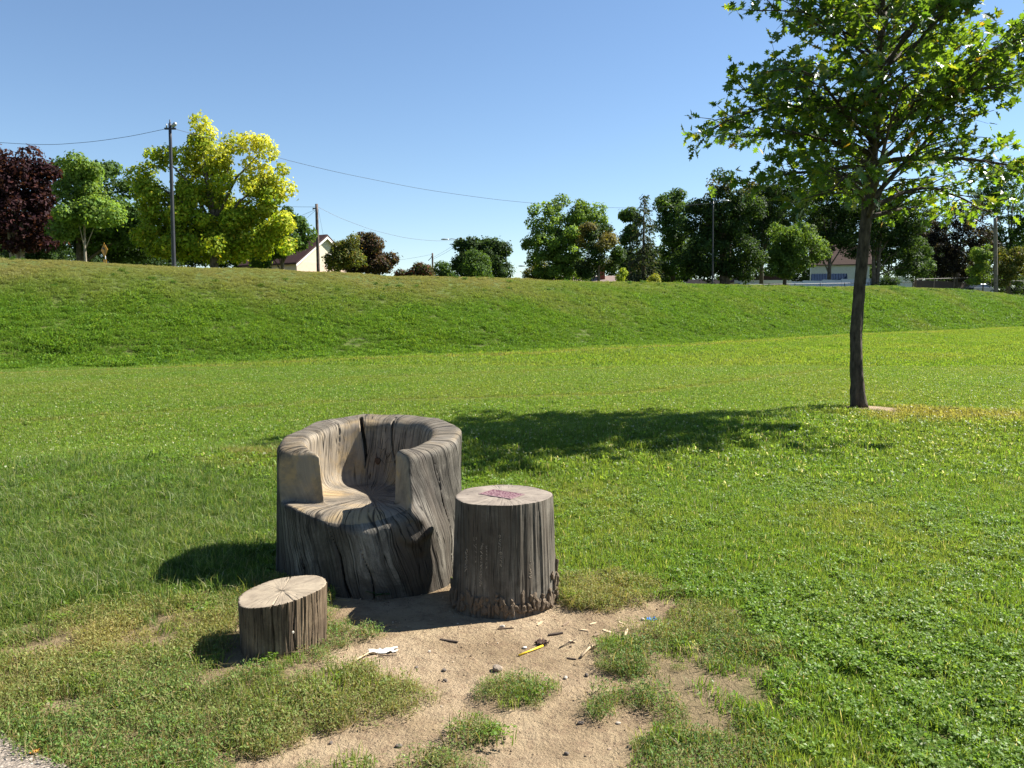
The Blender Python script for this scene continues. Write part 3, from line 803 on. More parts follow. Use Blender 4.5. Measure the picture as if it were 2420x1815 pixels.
def cut_face(root, rim, a, tilt, hgt, mat, splits, name='cut_face'):
    fr = np.array([1.0, 0.985, 0.95, 0.85, 0.7, 0.52, 0.35, 0.2, 0.1, 0.0])
    na = len(a); V = []
    for q in fr:
        x, y = q * rim * np.cos(a), q * rim * np.sin(a)
        dz = -0.004 * max(0, (q - 0.985) / 0.015) * np.ones(na)
        dz = dz + 0.0012 * np.sin(9 * a + 8 * q) * (q < 0.9)
        for a0, wd, dep, *_ in splits:
            dd = np.abs((a - a0 + math.pi) % (2 * math.pi) - math.pi)
            dz = dz - min(dep, 0.012) * np.exp(-(dd / wd) ** 2) * (q > 0.3)
        V.append(np.stack([x, y, hgt + tilt[0] * x + tilt[1] * y + dz], 1))
    V = np.concatenate(V)
    i = np.arange(len(V)).reshape(len(fr), na); j = np.roll(i, -1, 1)
    F = np.stack([i[:-1].ravel(), j[:-1].ravel(), j[1:].ravel(), i[1:].ravel()], 1)
    return link(name, mesh_np(name, V, F), mat, root, True)
def endgrain_mat(name, light, mid, dark, rays=0.6, rings=0.5):
    m, nt, b = new_mat(name)
    P = obj_pos(nt)
    sx = N(nt, 'ShaderNodeSeparateXYZ'); L(nt, P, sx.inputs[0])
    th = mathn(nt, 'ARCTAN2', sx.outputs[0], mathn(nt, 'MULTIPLY', sx.outputs[1], -1.0))
    rr = mathn(nt, 'SQRT', mathn(nt, 'ADD', mathn(nt, 'POWER', sx.outputs[0], 2.0), mathn(nt, 'POWER', sx.outputs[1], 2.0)))
    rw = mathn(nt, 'ADD', rr, mathn(nt, 'MULTIPLY', noise(nt, P, 7.0, 3.0), 0.05))
    ring = mathn(nt, 'SINE', mathn(nt, 'MULTIPLY', rw, 900.0))
    c = N(nt, 'ShaderNodeCombineXYZ'); L(nt, mathn(nt, 'MULTIPLY', th, 16.0), c.inputs[0]); L(nt, mathn(nt, 'MULTIPLY', rr, 7.0), c.inputs[1])
    ry = noise(nt, c.outputs[0], 1.0, 4.0, 0.65)
    c2 = N(nt, 'ShaderNodeCombineXYZ'); L(nt, mathn(nt, 'MULTIPLY', th, 7.0), c2.inputs[0]); L(nt, mathn(nt, 'MULTIPLY', rr, 2.5), c2.inputs[1])
    ln = ramp(nt, mathn(nt, 'ABSOLUTE', mathn(nt, 'SUBTRACT', noise(nt, c2.outputs[0], 1.0, 1.0), 0.5)), [(0.004, 1.0), (0.02, 0.0)])
    base = ramp(nt, noise(nt, P, 9.0, 6.0, 0.65), [(0.3, dark), (0.5, mid), (0.7, light)])
    base = mixc(nt, mathn(nt, 'MULTIPLY', ramp(nt, ry, [(0.36, 1.0), (0.5, 0.0)]), rays), base, dark)
    base = mixc(nt, mathn(nt, 'MULTIPLY', ramp(nt, ring, [(0.2, 0.0), (1.0, 0.35)]), rings), base, dark)
    base = mixc(nt, mathn(nt, 'MULTIPLY', ln, rays), base, tuple(q * 0.25 for q in dark))
    base = mixc(nt, ramp(nt, rr, [(0.0, 0.7), (0.035, 0.0)]), base, tuple(q * 0.4 for q in dark))
    L(nt, base, b.inputs['Base Color'])
    b.inputs['Roughness'].default_value = 0.8; b.inputs['Specular IOR Level'].default_value = 0.25
    bump(nt, b, mathn(nt, 'SUBTRACT', mathn(nt, 'MULTIPLY', ry, 0.6), ln), 0.5, 0.006)
    return m

def make_table():
    root = empty('stump_table', (TB[0], TB[1], 0.0))
    tag(root, 'tall stump table with a dark red plaque on its sawn top', 'table')
    spl = [(-2.2, .012, .010, 0, 1.0), (-1.85, .008, .006, .3, 1.0), (-1.62, .010, .010, 0, 1.0), (-1.35, .008, .007, .2, 1.0), (-1.1, .010, .010, .1, 1.0), (-0.72, .012, .010, 0, 1.0),
           (-0.5, .008, .006, .3, 1.0), (-0.25, .009, .007, .2, 1.0), (-2.6, .010, .008, .0, 1.0), (0.6, .01, .01, 0, 1), (1.8, .01, .01, 0, 1)]
    mat = wood_mat('silvered_stump', (0.25, 0.222, 0.178), (0.142, 0.122, 0.094), (0.062, 0.051, 0.038), 26, 0.05, 0.75, soft=0.55, stain=(0.085, 0.066, 0.048), bumps=0.26)
    lob = [(2, .008, .6), (3, .006, 2.0), (5, .004, 1.2), (8, .0025, 0.3)]
    rim, a, tl, hg = stump(root, .286, .262, .585, (0.0, 0.006), lob, [(s[0], s[1], s[2] * .55, s[3], s[4]) for s in spl], mat, seed=3, flare=.0)
    em = endgrain_mat('table_end_grain', (0.264, 0.220, 0.172), (0.200, 0.164, 0.128), (0.124, 0.100, 0.080), 0.3, 0.25)
    cut_face(root, rim, a, tl, hg, em, [(s[0], s[1], s[2] * 0.3) for s in spl])
    # ragged bark left round the foot: every lump its own piece
    bark = plain('bark', (0.15, 0.11, 0.072), 0.9, 0.55, 30, bmp=0.6)
    rs = np.random.default_rng(5)
    meshes = []
    for q in range(7):
        bm = bmesh.new(); bmesh.ops.create_icosphere(bm, subdivisions=2, radius=1.0)
        for v in bm.verts:
            d = 1 + 0.25 * math.sin(3 * v.co.x + q) * math.cos(4 * v.co.z + 2 * q) + rs.uniform(-.12, .12)
            v.co = Vector((max(-.75, min(.75, v.co.x)), max(-.8, min(.8, v.co.y)), max(-.85, min(.85, v.co.z)))) * d
        me = bpy.data.meshes.new('bark_lump'); bm.to_mesh(me); bm.free(); me.materials.append(bark); meshes.append(me)
    k = 0
    for row in range(3):
        n = (58, 40, 22)[row]
        for i in range(n):
            ang = -math.pi + (i + rs.uniform(-.3, .3)) * (math.pi * 1.22) / n - 0.15
            hh = rs.uniform(.012, .05) * (1.0, .9, .8)[row]
            zc = (0.025, 0.07, 0.105)[row] + rs.uniform(-.012, .015)
            edge = max(0, (ang + 0.55) / 0.75)                  # climbs higher on the sunny side
            if row > 0 and rs.uniform() > (0.45 if row == 1 else 0.22) + 0.55 * edge + (0.3 if -2.2 < ang < -1.5 else 0): continue
            zc += 0.05 * edge * row
            o = bpy.data.objects.new('bark_lump', meshes[k % 7]); k += 1
            COL.objects.link(o); o.parent = root
            rr = np.interp((ang) % (2 * math.pi), a, rim) + .023 * (1 - zc / .585) + 0.004
            o.location = (rr * math.cos(ang), rr * math.sin(ang), zc)
            o.rotation_euler = (rs.uniform(-.15, .15), rs.uniform(-.15, .15), ang + math.pi / 2)
            o.scale = (rs.uniform(.007, .019), rs.uniform(.008, .018), hh)
    # carved scratches, no longer legible
    sc = plain('scratch_wood', (0.34, 0.28, 0.21), 0.9, 0.2, 40)
    b = MB()
    for (u0, z0, n, s) in ((-2.12, .40, 7, .020), (-1.98, .37, 9, .018), (-1.88, .36, 6, .014), (-1.63, .42, 5, .016), (-1.60, .33, 4, .014), (-2.3, .33, 6, .02), (-0.98, .26, 4, .022), (-2.0, .22, 4, .02)):
        for q in range(n):
            pts = []
            for w in range(7):
                aa = u0 + s * 1.6 * math.sin(w * rs.uniform(.8, 1.3) + q) ; zz = z0 - q * .021 + s * 0.55 * math.cos(w * rs.uniform(.7, 1.2) + q * 2)
                rr = np.interp(aa % (2 * math.pi), a, rim) + .023 * (1 - zz / .585) + 0.0006
                pts.append((rr * math.cos(aa), rr * math.sin(aa), zz))
            b.tube(pts, 0.0011, 4)
    b.build('scratched_marks', sc, root)['kind'] = 'stuff'
    # plaque
    pm, nt, bs = new_mat('plaque_print')
    P = obj_pos(nt); sx = N(nt, 'ShaderNodeSeparateXYZ'); L(nt, P, sx.inputs[0])
    cv = N(nt, 'ShaderNodeCombineXYZ'); L(nt, mathn(nt, 'MULTIPLY', sx.outputs[0], 120.0), cv.inputs[0]); L(nt, mathn(nt, 'MULTIPLY', sx.outputs[1], 62.0), cv.inputs[1])
    fl = noise(nt, cv.outputs[0], 1.0, 1.0, 0.5)
    L(nt, ramp(nt, fl, [(0.49, (0.085, 0.014, 0.018)), (0.56, (0.27, 0.165, 0.145))]), bs.inputs['Base Color']); bs.inputs['Roughness'].default_value = 0.4
    b = MB().box(-.105, .105, -.064, .064, 0, .003)
    p = b.build('plaque', pm, root, bevel=0.0008)
    p.location = (-0.008, 0.004, .5855); p.rotation_euler = (0.006, 0, R(-34.7))
    fb = MB()
    fb.box(-.110, .110, -.069, -.0645, 0, .0042).box(-.110, .110, .0645, .069, 0, .0042).box(-.110, -.1055, -.0644, .0644, 0, .0042).box(.1055, .110, -.0644, .0644, 0, .0042)
    fb.build('plaque_border', plain('plaque_border', (0.24, 0.16, 0.15), 0.5, .1), p)
make_table()

def make_footstool():
    root = empty('stump_stool', (FS[0], FS[1], 0.0))
    tag(root, 'short round log footstool with cracked tan sawn top', 'stool')
    spl = [(-1.52, .020, .022, 0, 1.0), (-1.95, .012, .012, .2, 1.0), (-2.2, .010, .009, .3, 1.0), (-1.75, .008, .008, .4, 1.0), (-1.2, .010, .008, .3, 1.0), (-1.02, .014, .014, 0, 1.0), (-0.75, .012, .012, 0, 1.0),
           (-0.52, .010, .012, .1, 1.0), (-0.35, .010, .010, 0, 1.0), (-0.15, .010, .010, 0, 1.0), (-2.5, .012, .010, 0, 1.0), (-2.8, .010, .010, 0, 1), (1.62, .016, .018, 0, 1), (0.4, .01, .01, 0, 1), (2.4, .01, .01, 0, 1)]
    mat = wood_mat('split_log', (0.367, 0.275, 0.175), (0.242, 0.177, 0.109), (0.084, 0.058, 0.036), 14, 0.0, 0.75, stain=(0.063, 0.044, 0.030), bumps=0.5)
    rim, a, tl, hg = stump(root, .196, .203, .262, (0.13, 0.03), [(2, .006, .2), (3, .005, 1.0), (6, .003, 2.0)], spl, mat, seed=8, flare=.004)
    em = endgrain_mat('stool_end_grain', (0.35, 0.285, 0.20), (0.28, 0.225, 0.158), (0.185, 0.145, 0.102), 0.2, 0.5)
    cut_face(root, rim, a, tl, hg, em, [(s[0], s[1] * .7, s[2] * .6) for s in spl if s[2] >= .014])
    b = MB(); b.tube([(0.1, -.188, .13), (.104, -.197, .132)], [.006, .0045], 8)
    b.build('knob', plain('resin_drop', (0.6, 0.52, 0.4), .5, .1), root)
    b = MB(); b.tube([(.06, -.205, .035), (.10, -.21, .045), (.14, -.185, .035), (.18, -.17, .05)], .0022, 5)
    b.build('root_sprig', plain('dead_root', (0.12, 0.08, 0.05), .9, .2), root)
make_footstool()

# ------------------------------------------------------------------ litter and small stones on the soil
def on(px, py, up=0.0):
    x, y = spot(px, py); return Vector((x, y, float(hz(x, y)) - 0.018 + up))
def lump(name, label, cat, px, py, size, mat, group=None, seed=0, flat=0.6):
    rs = random.Random(seed); bm = bmesh.new(); bmesh.ops.create_icosphere(bm, subdivisions=2, radius=0.5)
    for v in bm.verts:
        v.co *= 1 + 0.35 * math.sin(3 * v.co.x + seed) * math.sin(4 * v.co.y + 2 * seed) + rs.uniform(-.08, .08)
        v.co.z *= flat
    me = bpy.data.meshes.new(name); bm.to_mesh(me); bm.free()
    o = link(name, me, mat, None, False)
    o.location = on(px, py, size * flat * 0.28); o.scale = (size, size * 0.75, size); o.rotation_euler = (0, 0, seed * 1.3)
    return tag(o, label, cat, group)
def sliver(name, label, cat, p0, p1, w, th, mat, group=None, bend=0.0):
    a, b = on(*p0, th), on(*p1, th)
    d = b - a; n = Vector((-d.y, d.x, 0)).normalized(); m = MB(); k = 7; v = []
    rs = random.Random(p0[0])
    for i in range(k):
        t = i / (k - 1); p = d * t + n * bend * d.length * math.sin(math.pi * t)
        ww = w * (0.45 + 0.55 * math.sin(math.pi * min(1, .12 + t * .8))) * rs.uniform(.8, 1.1)
        for sx_, sz in ((-1, -1), (1, -1), (1, 1), (-1, 1)): v.append(p + n * ww / 2 * sx_ + Vector((0, 0, th * sz)))
    f = [(i * 4 + j, i * 4 + (j + 1) % 4, i * 4 + 4 + (j + 1) % 4, i * 4 + 4 + j) for i in range(k - 1) for j in range(4)] + [(3, 2, 1, 0), (k * 4 - 4, k * 4 - 3, k * 4 - 2, k * 4 - 1)]
    m.add(v, f); o = m.build(name, mat); o.location = a
    return tag(o, label, cat, group)
def twig(name, label, cat, pts, r, mat, group=None):
    P = [on(px, py, r + up) for px, py, up in pts]; b = MB()
    b.tube([p - P[0] for p in P], [r * (1 - 0.4 * i / len(P)) for i in range(len(P))], 6)
    o = b.build(name, mat, None, True); o.location = P[0]
    return tag(o, label, cat, group)
def crumple(name, label, cat, px, py, sx_, sy_, hgt, mat, rot=0.0, seed=1):
    rs = np.random.default_rng(seed); n = 9
    U, W = np.meshgrid(np.linspace(-.5, .5, n), np.linspace(-.5, .5, n))
    Zz = np.abs(rs.normal(0, hgt, (n, n))); edge = 1 + rs.uniform(-.22, .22, (n, n))
    V = np.stack([(U * edge * sx_).ravel(), (W * edge * sy_).ravel(), Zz.ravel() + 0.002], 1)
    i = np.arange(n * n).reshape(n, n)
    F = np.stack([i[:-1, :-1].ravel(), i[:-1, 1:].ravel(), i[1:, 1:].ravel(), i[1:, :-1].ravel()], 1)
    V2 = V.copy(); V2[:, 2] -= 0.0012
    F2 = np.concatenate([F, (F + n * n)[:, ::-1]])
    o = link(name, mesh_np(name, np.concatenate([V, V2]), F2), mat)
    o.location = on(px, py); o.rotation_euler = (0, 0, rot)
    return tag(o, label, cat)
def litter():
    white = plain('paper', (0.55, 0.51, 0.44), .8, .12); dark = plain('dark_wood_chip', (0.05, 0.035, 0.025), .9, .3, 40)
    pale = plain('pale_wood_chip', (0.42, 0.31, 0.19), .85, .3, 40); stone = plain('pebble', (0.13, 0.105, 0.085), .85, .4, 60, bmp=.5)
    gstone = plain('pale_pebble', (0.42, 0.36, 0.29), .85, .3, 60, bmp=.5)
    crumple('paper_scrap', 'torn white paper scrap lying on the bare soil', 'paper', 906, 1533, 0.12, .045, .006, white, R(14), 3)
    y = MB(); a, c = on(1226, 1541, .006), on(1283, 1519, .008); y.tube([(0, 0, 0), (c - a) * .5, c - a], .0048, 10)
    o = y.build('drinking_straw', plain('yellow_plastic', (0.72, 0.48, 0.03), .35, .05), None, True); o.location = a
    tag(o, 'yellow plastic straw lying on the bare soil', 'straw')
    crumple('dry_leaf', 'curled dark dead leaf at the end of the yellow straw', 'leaf', 1281, 1512, .055, .04, .013, plain('dead_leaf', (0.06, 0.035, 0.025), .8, .3), R(-30), 5)
    lump('paper_pellet', 'tiny white pellet of paper beside the yellow straw', 'paper', 1240, 1522, .022, white, None, 2)
    lump('mottled_stone', 'mottled grey stone alone in the middle of the soil', 'stone', 1176, 1575, .055, plain('mottled', (0.27, 0.215, 0.16), .9, .6, 90, bmp=.6), None, 4, .65)
    crumple('blue_wrapper', 'small bright blue wrapper at the edge of the grass', 'wrapper', 1540, 1458, .05, .03, .006, plain('blue_plastic', (0.04, 0.22, 0.72), .35, .1), R(10), 8)
    crumple('orange_leaf', 'fallen orange leaf on the paved path', 'leaf', 82, 1788, .03, .022, .004, plain('orange_leaf', (0.6, 0.26, 0.05), .7, .2), .4, 9).location.z = 0.016
    sliver('wood_chip', 'long dark wood sliver near the edge of the table shadow', 'wood chip', (1040, 1503), (1082, 1509), .014, .003, dark)
    sliver('wood_chip', 'thin brown wood sliver just right of the shadow tip below the table', 'wood chip', (1176, 1478), (1214, 1476), .010, .004, plain('brown_chip', (0.12, .08, .05), .9, .2))
    sliver('wood_chip', 'ragged dark wood chip above the curled dead leaf', 'wood chip', (1296, 1492), (1330, 1487), .018, .004, dark)
    sliver('wood_chip', 'stub of dark bark above the mown tuft in the soil', 'wood chip', (1236, 1602), (1268, 1608), .013, .004, dark)
    sliver('wood_chip', 'short dark chip left of the pale stick at the tuft', 'wood chip', (1340, 1546), (1362, 1549), .010, .003, dark)
    g = 'bark flakes below the table'
    for i, (px, py, l, lb) in enumerate(((1370, 1479, 26, 'largest tan bark flake in the cluster right of the table foot'), (1394, 1468, 20, 'tan bark flake topmost in the cluster right of the table'), (1425, 1480, 24, 'tan bark flake at the right of the cluster beyond the table foot'),
            (1330, 1470, 18, 'brown bark flake nearest the sunlit side of the table foot'), (1345, 1505, 18, 'tan bark flake lowest of the cluster above the pale stick'), (1404, 1494, 18, 'brown bark flake below the right side of the flake cluster'),
            (1462, 1462, 20, 'tan bark flake lying farthest towards the blue wrapper'), (1270, 1469, 14, 'small tan bark flake close under the front of the table'))):
        sliver('bark_flake', lb, 'bark', (px, py), (px + l * .8, py + (-1) ** i * (3 + i % 4 * 2)), .012 + .004 * (i % 3), .0028, plain('flake_brown', (.2, .14, .09), .9, .3) if i in (3, 5) else pale, g)
    twig('stick', 'pale broken stick against the round grass tuft', 'stick', ((1374, 1546, .004), (1392, 1530, .012), (1419, 1513, .008)), .007, pale)
    twig('stick', 'short pale stick pointing out of the grass below the blue wrapper', 'stick', ((1474, 1505, .004), (1482, 1488, .014)), .008, pale)
    twig('stick', 'forked straw-coloured twig beside the footstool', 'stick', ((818, 1572, .004), (845, 1557, .01), (872, 1540, .006)), .005, pale)
    twig('stick', 'thin dark twig under the paper scrap', 'stick', ((893, 1545, .002), (920, 1544, .004), (938, 1542, .003)), .003, dark)
    twig('stick', 'thin brown twig between the straw and the grass tuft', 'stick', ((1322, 1522, .002), (1345, 1512, .006), (1362, 1504, .004)), .003, dark)
    g = 'small dark pebbles on the soil'
    for i, (px, py, s, lb) in enumerate(((781, 1748, .02, 'dark pebble farthest left on the soil near the bottom edge'), (942, 1756, .028, 'dark pebble left of the bottom tuft on the soil'), (1372, 1700, .026, 'dark pebble below the smallest green tuft'),
            (1050, 1576, .024, 'dark pebble left of the mottled grey stone'), (1052, 1600, .02, 'dark pebble just below another, left of the mid tuft'), (1386, 1586, .022, 'dark pebble below the pale broken stick'), (1340, 1772, .02, 'dark pebble alone on the lower right of the soil'), (985, 1570, .02, 'dark pebble below the torn paper scrap'))):
        lump('pebble', lb, 'pebble', px, py, s, stone, g, i + 1)
    g = 'small pale stones on the soil'
    for i, (px, py, s, lb) in enumerate(((1338, 1593, .024, 'pale stone between the mid tuft and the round tuft'), (1186, 1472, .026, 'pale stone under the front of the table'), (1015, 1532, .018, 'pale stone right of the torn paper scrap'),
            (1520, 1457, .026, 'pale stone left of the blue wrapper'), (1460, 1700, .02, 'pale stone at the right edge of the lower soil'), (770, 1575, .018, 'pale stone at the foot of the footstool'))):
        lump('pale_stone', lb, 'pebble', px, py, s, gstone, g, i + 30)
    # crumbs of soil and bark dust: past counting
    n = 5500
    x = rng.uniform(-2.2, 1.9, n); yv = rng.uniform(2.2, 5.3, n)
    d = dirt_mask(x, yv); ok = (d > 0.4) & clear_of_stumps(x, yv); x, yv = x[ok], yv[ok]
    c = bpy.data.collections.new('crumb'); cm = [plain('crumb_dark', (0.10, .07, .045), .95, .4, 80), plain('crumb_tan', (0.34, .245, .165), .95, .3, 80), plain('crumb_pale', (0.45, .36, .26), .95, .3, 80)]
    for q in range(6):
        bm = bmesh.new(); bmesh.ops.create_icosphere(bm, subdivisions=1, radius=0.5)
        for v in bm.verts: v.co *= random.uniform(.6, 1.25); v.co.z *= .6
        me = bpy.data.meshes.new('crumb'); bm.to_mesh(me); bm.free(); me.materials.append(cm[(0, 1, 1, 0, 1, 2)[q]]); c.objects.link(bpy.data.objects.new('crumb_%d' % q, me))
    scatter('soil_crumbs', 'crumbs of soil, grit and bark dust on the bare patch', c, x, yv, hz(x, yv) - 0.017, np.abs(rng.normal(0, .0045, len(x))) + .002, np.zeros(len(x)), 6, .6)
litter()

# broad-leaved weeds one can tell apart
def rosette(px, py, n, l, label, col, up=0.5):
    x, y = spot(px, py); root = empty('broadleaf_weed', (x, y, float(hz(x, y)) - .005)); tag(root, label, 'weed')
    rs = random.Random(px)
    m = leafy('weed_leaf_%d' % px, .3, .5)
    for i in range(n):
        a = i * 2.399 + rs.uniform(-.3, .3); ll = l * rs.uniform(.7, 1.15); e = up * rs.uniform(.5, 1.2); w = ll * .19
        v = []; k = 6
        for j in range(k + 1):
            t = j / k; ww = w * math.sin(math.pi * (0.12 + .86 * t)) ; d = ll * t; z = math.sin(e) * d * (1 - .45 * t)
            for sg in (-1, 0, 1):
                v.append((math.cos(a) * d - math.sin(a) * ww * sg, math.sin(a) * d + math.cos(a) * ww * sg, z + (0.12 * ww if sg else 0) + .004))
        b = MB().add(v, [(j * 3 + q, j * 3 + q + 1, j * 3 + q + 4, j * 3 + q + 3) for j in range(k) for q in (0, 1)])
        o = b.build('leaf', m, root, True)
        fattr(o.data, 'col', np.tile(np.array(col) * rs.uniform(.75, 1.25), (len(v), 1)), 'FLOAT_COLOR')
rosette(900, 1408, 8, .11, 'dark broad-leaved weed sprouting at the front of the log chair', (.05, .11, .03), .7)
rosette(1378, 1292, 9, .12, 'pale dandelion rosette in the lawn right of the table', (.12, .20, .05), .5)
rosette(1385, 1235, 8, .10, 'small dandelion rosette in the lawn level with the table top', (.10, .18, .045), .5)
rosette(620, 1115, 9, .13, 'silvery green dock plant just left of the chair back', (.11, .19, .06), .8)
rosette(1745, 1412, 7, .10, 'light green plantain in the right-hand lawn', (.12, .20, .05), .5)

# ------------------------------------------------------------------ young oak
def bark_mat(name, light, dark, sc=1.0):
    m, nt, b = new_mat(name); P = obj_pos(nt)
    mp = N(nt, 'ShaderNodeMapping'); mp.inputs['Scale'].default_value = (14 * sc, 14 * sc, 4.5 * sc); L(nt, P, mp.inputs[0])
    n1 = noise(nt, mp.outputs[0], 1.6, 6.0, 0.65); n2 = noise(nt, P, 5.0, 3.0)
    c = ramp(nt, n1, [(0.35, dark), (0.65, light)])
    L(nt, mixc(nt, ramp(nt, n2, [(0.5, 0.0), (0.7, 0.5)]), c, tuple(q * 1.3 for q in light)), b.inputs['Base Color'])
    b.inputs['Roughness'].default_value = 0.9; b.inputs['Specular IOR Level'].default_value = 0.15
    bump(nt, b, n1, 0.9, 0.02)
    return m
def oak():
    bz = float(hz(*TREE)) - 0.03
    root = empty('young_oak', (TREE[0], TREE[1], bz))
    tag(root, 'young lobed-leaf shade tree with slender dark trunk standing alone on the lawn', 'tree')
    rs = random.Random(4)
    bark = bark_mat('oak_bark', (0.095, 0.075, 0.055), (0.03, 0.024, 0.018))
    px = [(0, 0.0), (.25, -.02), (.6, -.05), (1.1, -.07), (1.7, -.05), (2.3, -.02), (3.1, .02), (3.8, .06), (4.6, .10), (5.4, .13), (6.3, .14), (7.2, .16), (8.0, .18), (8.7, .16)]
    def axis(z): return Vector((np.interp(z, [p[0] for p in px], [p[1] for p in px]), .03 * math.sin(z * 1.3), z))
    zs = np.concatenate([np.linspace(0, .6, 9), np.linspace(.75, 3.2, 30), np.linspace(3.5, 8.7, 16)])
    rad = lambda z: float(np.interp(z, [0, .12, .35, .8, 2, 3, 3.6, 5, 6.5, 8.7], [.135, .112, .092, .083, .078, .075, .068, .050, .032, .01]))
    b = MB(); b.tube([axis(z) for z in zs], [rad(z) for z in zs], 28)
    vv = np.array(b.v); c = np.array([axis(max(0, z))[:2] for z in vv[:, 2]])
    d = vv[:, :2] - c; a = np.arctan2(d[:, 1], d[:, 0])
    k = 1 + .05 * np.sin(5 * a + 2.2 * vv[:, 2]) + .04 * np.sin(11 * a + 9 * vv[:, 2]) + .05 * np.sin(23 * vv[:, 2] + 2 * a) * np.sin(7 * vv[:, 2] + a) + .12 * np.exp(-vv[:, 2] / .1) * np.sin(4 * a)
    vv[:, :2] = c + d * k[:, None]; b.v = [tuple(p) for p in vv]
    b.build('trunk', bark, root, True)
    leafpos = []           # (point, outward direction)
    def grow_branch(mb, p, d, ln, r, depth, lift):
        n = max(3, int(ln / 0.16)); pts = [p.copy()]; rr = [r]; q = p.copy(); dd = d.normalized()
        for i in range(n):
            dd = (dd + Vector((rs.gauss(0, .09), rs.gauss(0, .09), rs.gauss(0, .07) + lift))).normalized()
            q = q + dd * (ln / n); pts.append(q.copy()); rr.append(r * (1 - .85 * (i + 1) / n) + .002)
            t = (i + 1) / n
            if depth == 0 and t > .22:
                for _ in range(2):
                    sd = dd.cross(Vector((0, 0, 1))); sd = sd.normalized() * rs.choice((-1, 1)) if sd.length > .1 else Vector((1, 0, 0))
                    nd = (dd * rs.uniform(.4, .9) + sd * rs.uniform(.5, 1.0) + Vector((0, 0, rs.uniform(-.25, .45))))
                    grow_branch(mb, q, nd, ln * rs.uniform(.18, .36) * (1.25 - .5 * t), max(.006, rr[-1] * .45), 1, -.015)
            if depth == 1 and t > .25:
                if rs.random() < .52:
                    nd = dd * .5 + Vector((rs.gauss(0, .7), rs.gauss(0, .7), rs.gauss(0, .4)))
                    leafpos.append((q.copy(), dd)); e = q + nd.normalized() * rs.uniform(.08, .25)
                    mb.tube([q, e], [.0035, .002], 3, False); leafpos.append((e, nd.normalized())); leafpos.append((e, nd.normalized()))
                leafpos.append((q.copy(), dd))
        mb.tube(pts, rr, 9 if depth == 0 else 4, depth == 0)
        if depth: leafpos.extend([(q.copy(), dd)] * 3)
    nl = 52
    for i in range(nl):
        t = i / (nl - 1)
        az = i * 2.3999 + .6
        se = -.46 + 1.40 * t                                   # where on the crown's outline the limb ends
        ce = math.sqrt(max(.05, 1 - min(se, .985) ** 2)); k = rs.uniform(.86, 1.06) * (1 if i % 3 else .7)
        tip = Vector((.2 + 2.2 * ce * math.cos(az) * k, 2.0 * ce * math.sin(az) * k, 4.75 + 2.9 * se * (k if se > 0 else 1)))
        hr = math.hypot(tip.x, tip.y)
        z0 = min(7.6, max(2.62 + .9 * rs.random() * (i < 14), tip.z - hr * rs.uniform(.45, .8)))
        st = axis(z0); ln = (tip - st).length
        d0 = (tip - st).normalized() + Vector((0, 0, .22 if tip.z > 3.6 else .12))
        mb = MB()
        grow_branch(mb, st, d0, ln * 1.03, rad(z0) * (.46 - .1 * t) + .004, 0, -.22 * .16 / max(ln, .4) * 2.2)
        mb.build('limb', bark, root, True)
    half = [(.02, 0), (.06, .09), (.25, .17), (.11, .30), (.40, .46), (.33, .50), (.13, .55), (.30, .76), (.09, .76), (0, 1)]
    T = [(0, 0, 0)] + [(x, y, .10 * x + (-.10 * y * y)) for x, y in half[:-1]] + [(0, 1, -.12)] + [(-x, y, .10 * x + (-.10 * y * y)) for x, y in half[:-1]][::-1]
    T = np.array(T); nT = len(T); tip = len(half)
    f1 = list(range(0, tip + 1)); f2 = [0] + list(range(tip, nT))
    n = len(leafpos); 
    P = np.array([p for p, _ in leafpos]); D = np.array([d for _, d in leafpos])
    D = D + rng.normal(0, .75, (n, 3)); D[:, 2] -= .25; D /= np.linalg.norm(D, axis=1)[:, None]
    Nn = np.array([0, 0, 1.0]) + rng.normal(0, .65, (n, 3)); Nn -= D * (Nn * D).sum(1)[:, None]; Nn /= np.linalg.norm(Nn, axis=1)[:, None] + 1e-9
    S = np.cross(D, Nn); size = rng.uniform(.10, .19, n)
    P = P + D * (size * .15)[:, None]
    V = P[:, None, :] + size[:, None, None] * (S[:, None, :] * T[None, :, 0:1] + D[:, None, :] * T[None, :, 1:2] + Nn[:, None, :] * T[None, :, 2:3])
    cols = jitter_cols(n, [(6, (.045, .088, .018)), (4, (.06, .108, .02)), (2, (.032, .065, .015)), (1, (.10, .135, .025)), (.2, (.18, .13, .03))])
    lm = leafy('oak_leaf', .45, .36, .5, (4.2, 3.5, .8))
    # leaves nearest the path are pieces of their own, the rest one mass
    order = np.argsort(np.linalg.norm(P + np.array(root.location) - np.array([0, 0, EYE]), axis=1) + np.abs(rng.normal(0, .5, n)))
    own, rest = order[:300], order[300:]
    m = len(rest); o = np.arange(m)[:, None] * nT
    loops = np.concatenate([o + np.array(f1), o + np.array(f2)], 1).ravel(); tot = np.tile([len(f1), len(f2)], m)
    me = mesh_np('crown', V[rest].reshape(-1, 3), None, loops, tot)
    fattr(me, 'col', np.repeat(cols[rest], nT, 0), 'FLOAT_COLOR')
    crown = link('crown', me, lm, root); crown['kind'] = 'stuff'
    shared = []
    for q in range(6):
        me = mesh_np('leaf', T, None, f1 + f2, [len(f1), len(f2)]); fattr(me, 'col', np.tile(cols[q * 7], (nT, 1)), 'FLOAT_COLOR'); me.materials.append(lm); shared.append(me)
    for k, i in enumerate(own):
        q = bpy.data.objects.new('leaf', shared[k % 6]); COL.objects.link(q); q.parent = crown
        M = Matrix((S[i], D[i], Nn[i])).transposed().to_4x4(); M.translation = Vector(P[i])
        q.matrix_local = M @ Matrix.Scale(float(size[i]), 4)
oak()

